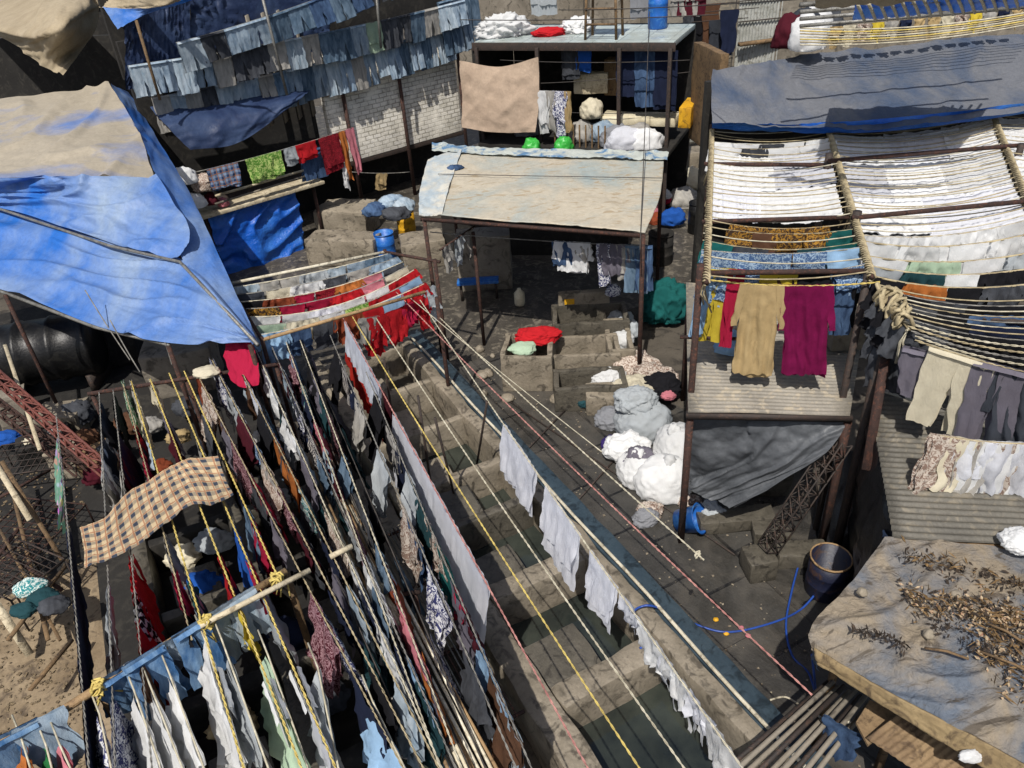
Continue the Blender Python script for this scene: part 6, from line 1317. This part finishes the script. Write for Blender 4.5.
# ================================================================ LEFT YARD
truss(P(-8, 372, 1.5), P(105, 470, 1.2), .14, .2, M['rustred'], 'red-oxide steel lattice truss at the left edge', 11, r=.016)
truss(P(-10, 400, .9), P(80, 470, .6), .18, .18, M['rust'], 'darker rusty truss lying below the red one', 9, r=.014)
def mesh_rack(c, sx, sy, rot, label, nx=9, ny=14, z=.25, mat='rust'):
    t = empty('wire_rack', c); tag(t, label, 'rack')
    ca, sa = math.cos(rot), math.sin(rot)
    def q(x, y, zz): return c + Vector((x * ca - y * sa, x * sa + y * ca, zz))
    for i in range(nx): x = -sx / 2 + sx * i / (nx - 1); MB().tube([q(x, -sy / 2, z), q(x, sy / 2, z)], .007 if 0 < i < nx - 1 else .014, 5).build('wire', M[mat], t)
    for i in range(ny): y = -sy / 2 + sy * i / (ny - 1); MB().tube([q(-sx / 2, y, z + .01), q(sx / 2, y, z + .01)], .007 if 0 < i < ny - 1 else .014, 5).build('wire', M[mat], t)
    for x in (-sx / 2, sx / 2):
        for y in (-sy / 2, sy / 2): MB().tube([q(x, y, 0), q(x, y, z)], .014, 5).build('leg', M[mat], t)
mesh_rack(P(30, 560, 0), 1.1, 1.6, -.25, 'rusty wire rack on the sandy floor at the left', z=.45)
mesh_rack(P(35, 600, 0), .9, .8, -.5, 'smaller wire rack with blue rags at the left', 8, 9, .6, 'darksteel')
mesh_rack(P(40, 480, 0), 1.2, .9, .1, 'dark wire rack below the red truss', 12, 6, .5, 'darksteel')
for i, (x, y, f, s) in enumerate(((32, 590, 'teal print', .45), (45, 600, 'dark teal', .4), (25, 612, 'dark teal', .35), (55, 608, 'charcoal', .4), (8, 440, 'blue', .5))):
    tag(lumps('rag_heap', P(x, y, .62 if i < 4 else .3), (s, s * .7, s * .35), FAB[f], seed=130 + i, sub=4), '%s rag heap %s' % (f, ('on top of the smaller wire rack', 'right part of the smaller wire rack', 'front of the smaller wire rack', 'right edge of the smaller wire rack', 'at the left picture edge below the truss')[i]), 'rag heap')
def plank(a, b, w, th, m, label): return tag(MB().bar(a, b, w, th).build('plank', M[m]), label, 'plank')
plank(P(-12, 592, .9), P(30, 655, .15), .1, .04, 'palewood', 'whitish plank leaning at the left picture edge')
plank(P(2, 462, 1.2), P(62, 560, .3), .06, .06, 'wood', 'brown pole slanting over the wire rack, right one')
plank(P(-10, 455, 1.25), P(30, 520, .8), .08, .03, 'palewood', 'pale board below the red truss at the left')
plank(P(0, 530, .6), P(60, 640, .3), .04, .04, 'wood', 'thin brown stick slanting over the wire rack')
plank(P(5, 345, 1.6), P(40, 450, .9), .06, .03, 'palewood', 'pale narrow board left of the truss')
for i, (x, y, sx, sy, h) in enumerate(((70, 430, .8, .6, .5), (50, 455, .9, .5, .4), (105, 470, .7, .5, .4), (75, 470, .5, .5, .5), (20, 420, .6, .6, .6))):
    tag(rough_box('scrap_block', P(x, y, 0), (sx, sy, h), i * .5, M[('concrete', 'walldark', 'wood', 'concrete2', 'wallgrey')[i]], None, .04, .03), '%s junk block below the red truss' % ('brownish', 'blackish', 'wooden', 'pale', 'grey')[i], 'block')
for i, (x, y, f, s) in enumerate(((90, 445, 'brown', .5), (60, 440, 'stone grey', .4), (115, 455, 'charcoal', .5), (35, 450, 'cream', .4), (98, 480, 'maroon', .4), (80, 420, 'charcoal', .6), (130, 430, 'brown', .5))):
    tag(lumps('junk_rag', P(x, y, .2), (s, s * .8, s * .6), FAB[f], seed=140 + i, fold=.25, sub=4), '%s crumpled rag in the junk under the red truss, %s' % (f, ORD[i]), 'rag', 'rags in the junk')
# tubs, buckets and bundles inside the shaded pens
for i, (x, y, f, s, z) in enumerate(((205, 590, 'blue', .6, .3), (185, 560, 'cream', .5, .3), (215, 545, 'light grey', .5, .6), (280, 500, 'light grey', .4, .5), (150, 430, 'stone grey', .5, .3), (190, 410, 'charcoal', .6, .3), (230, 480, 'brown', .5, .3), (290, 640, 'navy', .6, .4), (235, 730, 'beige', .5, .4), (330, 700, 'charcoal', .5, .3), (180, 440, 'beige', .4, .5), (270, 440, 'stone grey', .5, .4), (160, 470, 'rust', .4, .5))):
    tag(lumps('wet_bundle', P(x, y, z), (s, s * .8, s * .45), FAB[f], seed=150 + i, fold=.2, sub=4), '%s wet bundle lying in the pens under the left ropes, %s from the start' % (f, ORD[i]) if False else '%s wet bundle in the shaded pens, %s' % (f, ('below the check cloth', 'left of the blue one', 'under the check cloth end', 'in the crowded part', 'near the top bar left', 'near the top bar middle', 'under the maroon cloths', 'below the yellow knot', 'at the bottom edge', 'bottom centre', 'behind the check cloth', 'right of the top bar', 'left behind the check cloth')[i]), 'bundle', 'wet bundles in the pens')
t = empty('wire_hoop', P(410, 730, .5)); tag(t, 'large thin metal hoop leaning in the pen at the bottom centre', 'hoop')
c = P(412, 725, .75); MB().tube([c + Vector((.34 * math.cos(k * .2617), .2 * math.sin(k * .2617), .28 * math.sin(k * .2617))) for k in range(25)], .015, 6).build('ring', M['greysteel'], t)

mb = MB(); rn = random.Random(8)
for i in range(900):
    p = P(rn.uniform(-20, 85), rn.uniform(470, 768), .015); a = rn.uniform(0, 6.3); q = rn.uniform(.01, .05)
    mb.add([p + Vector((math.cos(a + k * 1.57) * q * rn.uniform(.3, 1), math.sin(a + k * 1.57) * q * rn.uniform(.3, 1), rn.uniform(0, .02))) for k in range(4)], [(0, 1, 2, 3)])
tag(mb.build('yard_litter', dirty('yard_scraps', '6b5a43', '463a2c', 'a89878', 20, .9, .2, 60)), 'small chips and scraps littering the sandy yard', 'litter', kind='stuff')
for i, (a, b) in enumerate((((-5, 500), (50, 470)), ((8, 640), (70, 560)), ((-8, 545), (62, 590)), ((10, 480), (48, 640)), ((-5, 560), (40, 500)), ((30, 690), (72, 640)))):
    tag(MB().bar(P(*a, .5), P(*b, .35), .05, .03).build('plank', M['wood' if i % 2 else 'rust']), 'thin brown lath lying across the wire racks at the left, %s' % ORD[i], 'plank', 'laths on the wire racks')
for i, (s, tt, sz) in enumerate(()):
    tag(lumps('foam_patch', L(s, tt, .19 if s < 1.5 else .12), (sz * 2, sz * 1.2, .03), M['creamplastic'], seed=170 + i, amp=.9, sub=4), 'patch of soap foam floating in the middle pens, %s from the bottom' % ORD[(1, 2, 3, 0)[i]], 'foam', 'soap foam in the pens')

# ================================================================ BACKGROUND BEYOND
for i, (x, y, w, d_, h, m) in enumerate(((520, 12, 9, 5, 4.8, 'wallgrey'), (640, 8, 4, 5, 5.5, 'wallgrey'), (150, 10, 14, 5, 3.2, 'walldark'), (760, -6, 9, 5, 5.0, 'roofgrey'), (980, -5, 14, 5, 5.6, 'wallgrey'))):
    p = P(x, max(y, 2), 3.0); p.z = 0
    t = empty("far_shack", p); tag(t, "plain far shack behind the %s" % ("left part of the tiled roof", "right part of the tiled roof", "jeans lines", "white corrugated shed", "blue strip at the top right")[i], "shack")
    q = Vector((p.x, p.y + 3 + d_ / 2, 0)); rough_box('walls', q, (w, d_, h), .05, M[m], t, .02, .02, .8); rough_box('roof', q + Vector((0, 0, h)), (w + .5, d_ + .5, .12), .05, M['roofgrey'], t, .02, .02, .8)
for i, (x0, y0, x1, y1, z0, z1) in enumerate(((240, -10, 130, 340, 7, 2.6), (130, 360, 85, 290, 2.3, 3.2), (140, 372, 110, 320, 2.3, 3.0), (172, 365, 165, 342, 2.3, 2.7), (560, 10, 1040, -20, 5.5, 7), (650, 0, 640, 250, 5.2, 2.9), (690, 60, 500, 60, 4.2, 4.2), (690, 72, 480, 85, 3.8, 3.6), (520, 110, 690, 112, 2.9, 2.9))):
    if i in (0,): continue
    rope(P(x0, y0, z0), P(x1, y1, z1), .06, .009, ROPE['dark' if i > 3 else 'grey'], 'thin slack wire, %s' % ('', 'left of three at the blue tarpaulin front', 'middle of three at the blue tarpaulin front', 'right of three at the blue tarpaulin front', 'above the slate-blue tarpaulin', 'down beside the canopy', 'across the shed, upper', 'across the shed, middle', 'across the shed, lower')[i], 'loose wires', name='wire', cat='wire')
print('GARMENTS', NGARM, 'LABELS', len(LABELS), 'OBJECTS', len(bpy.data.objects))
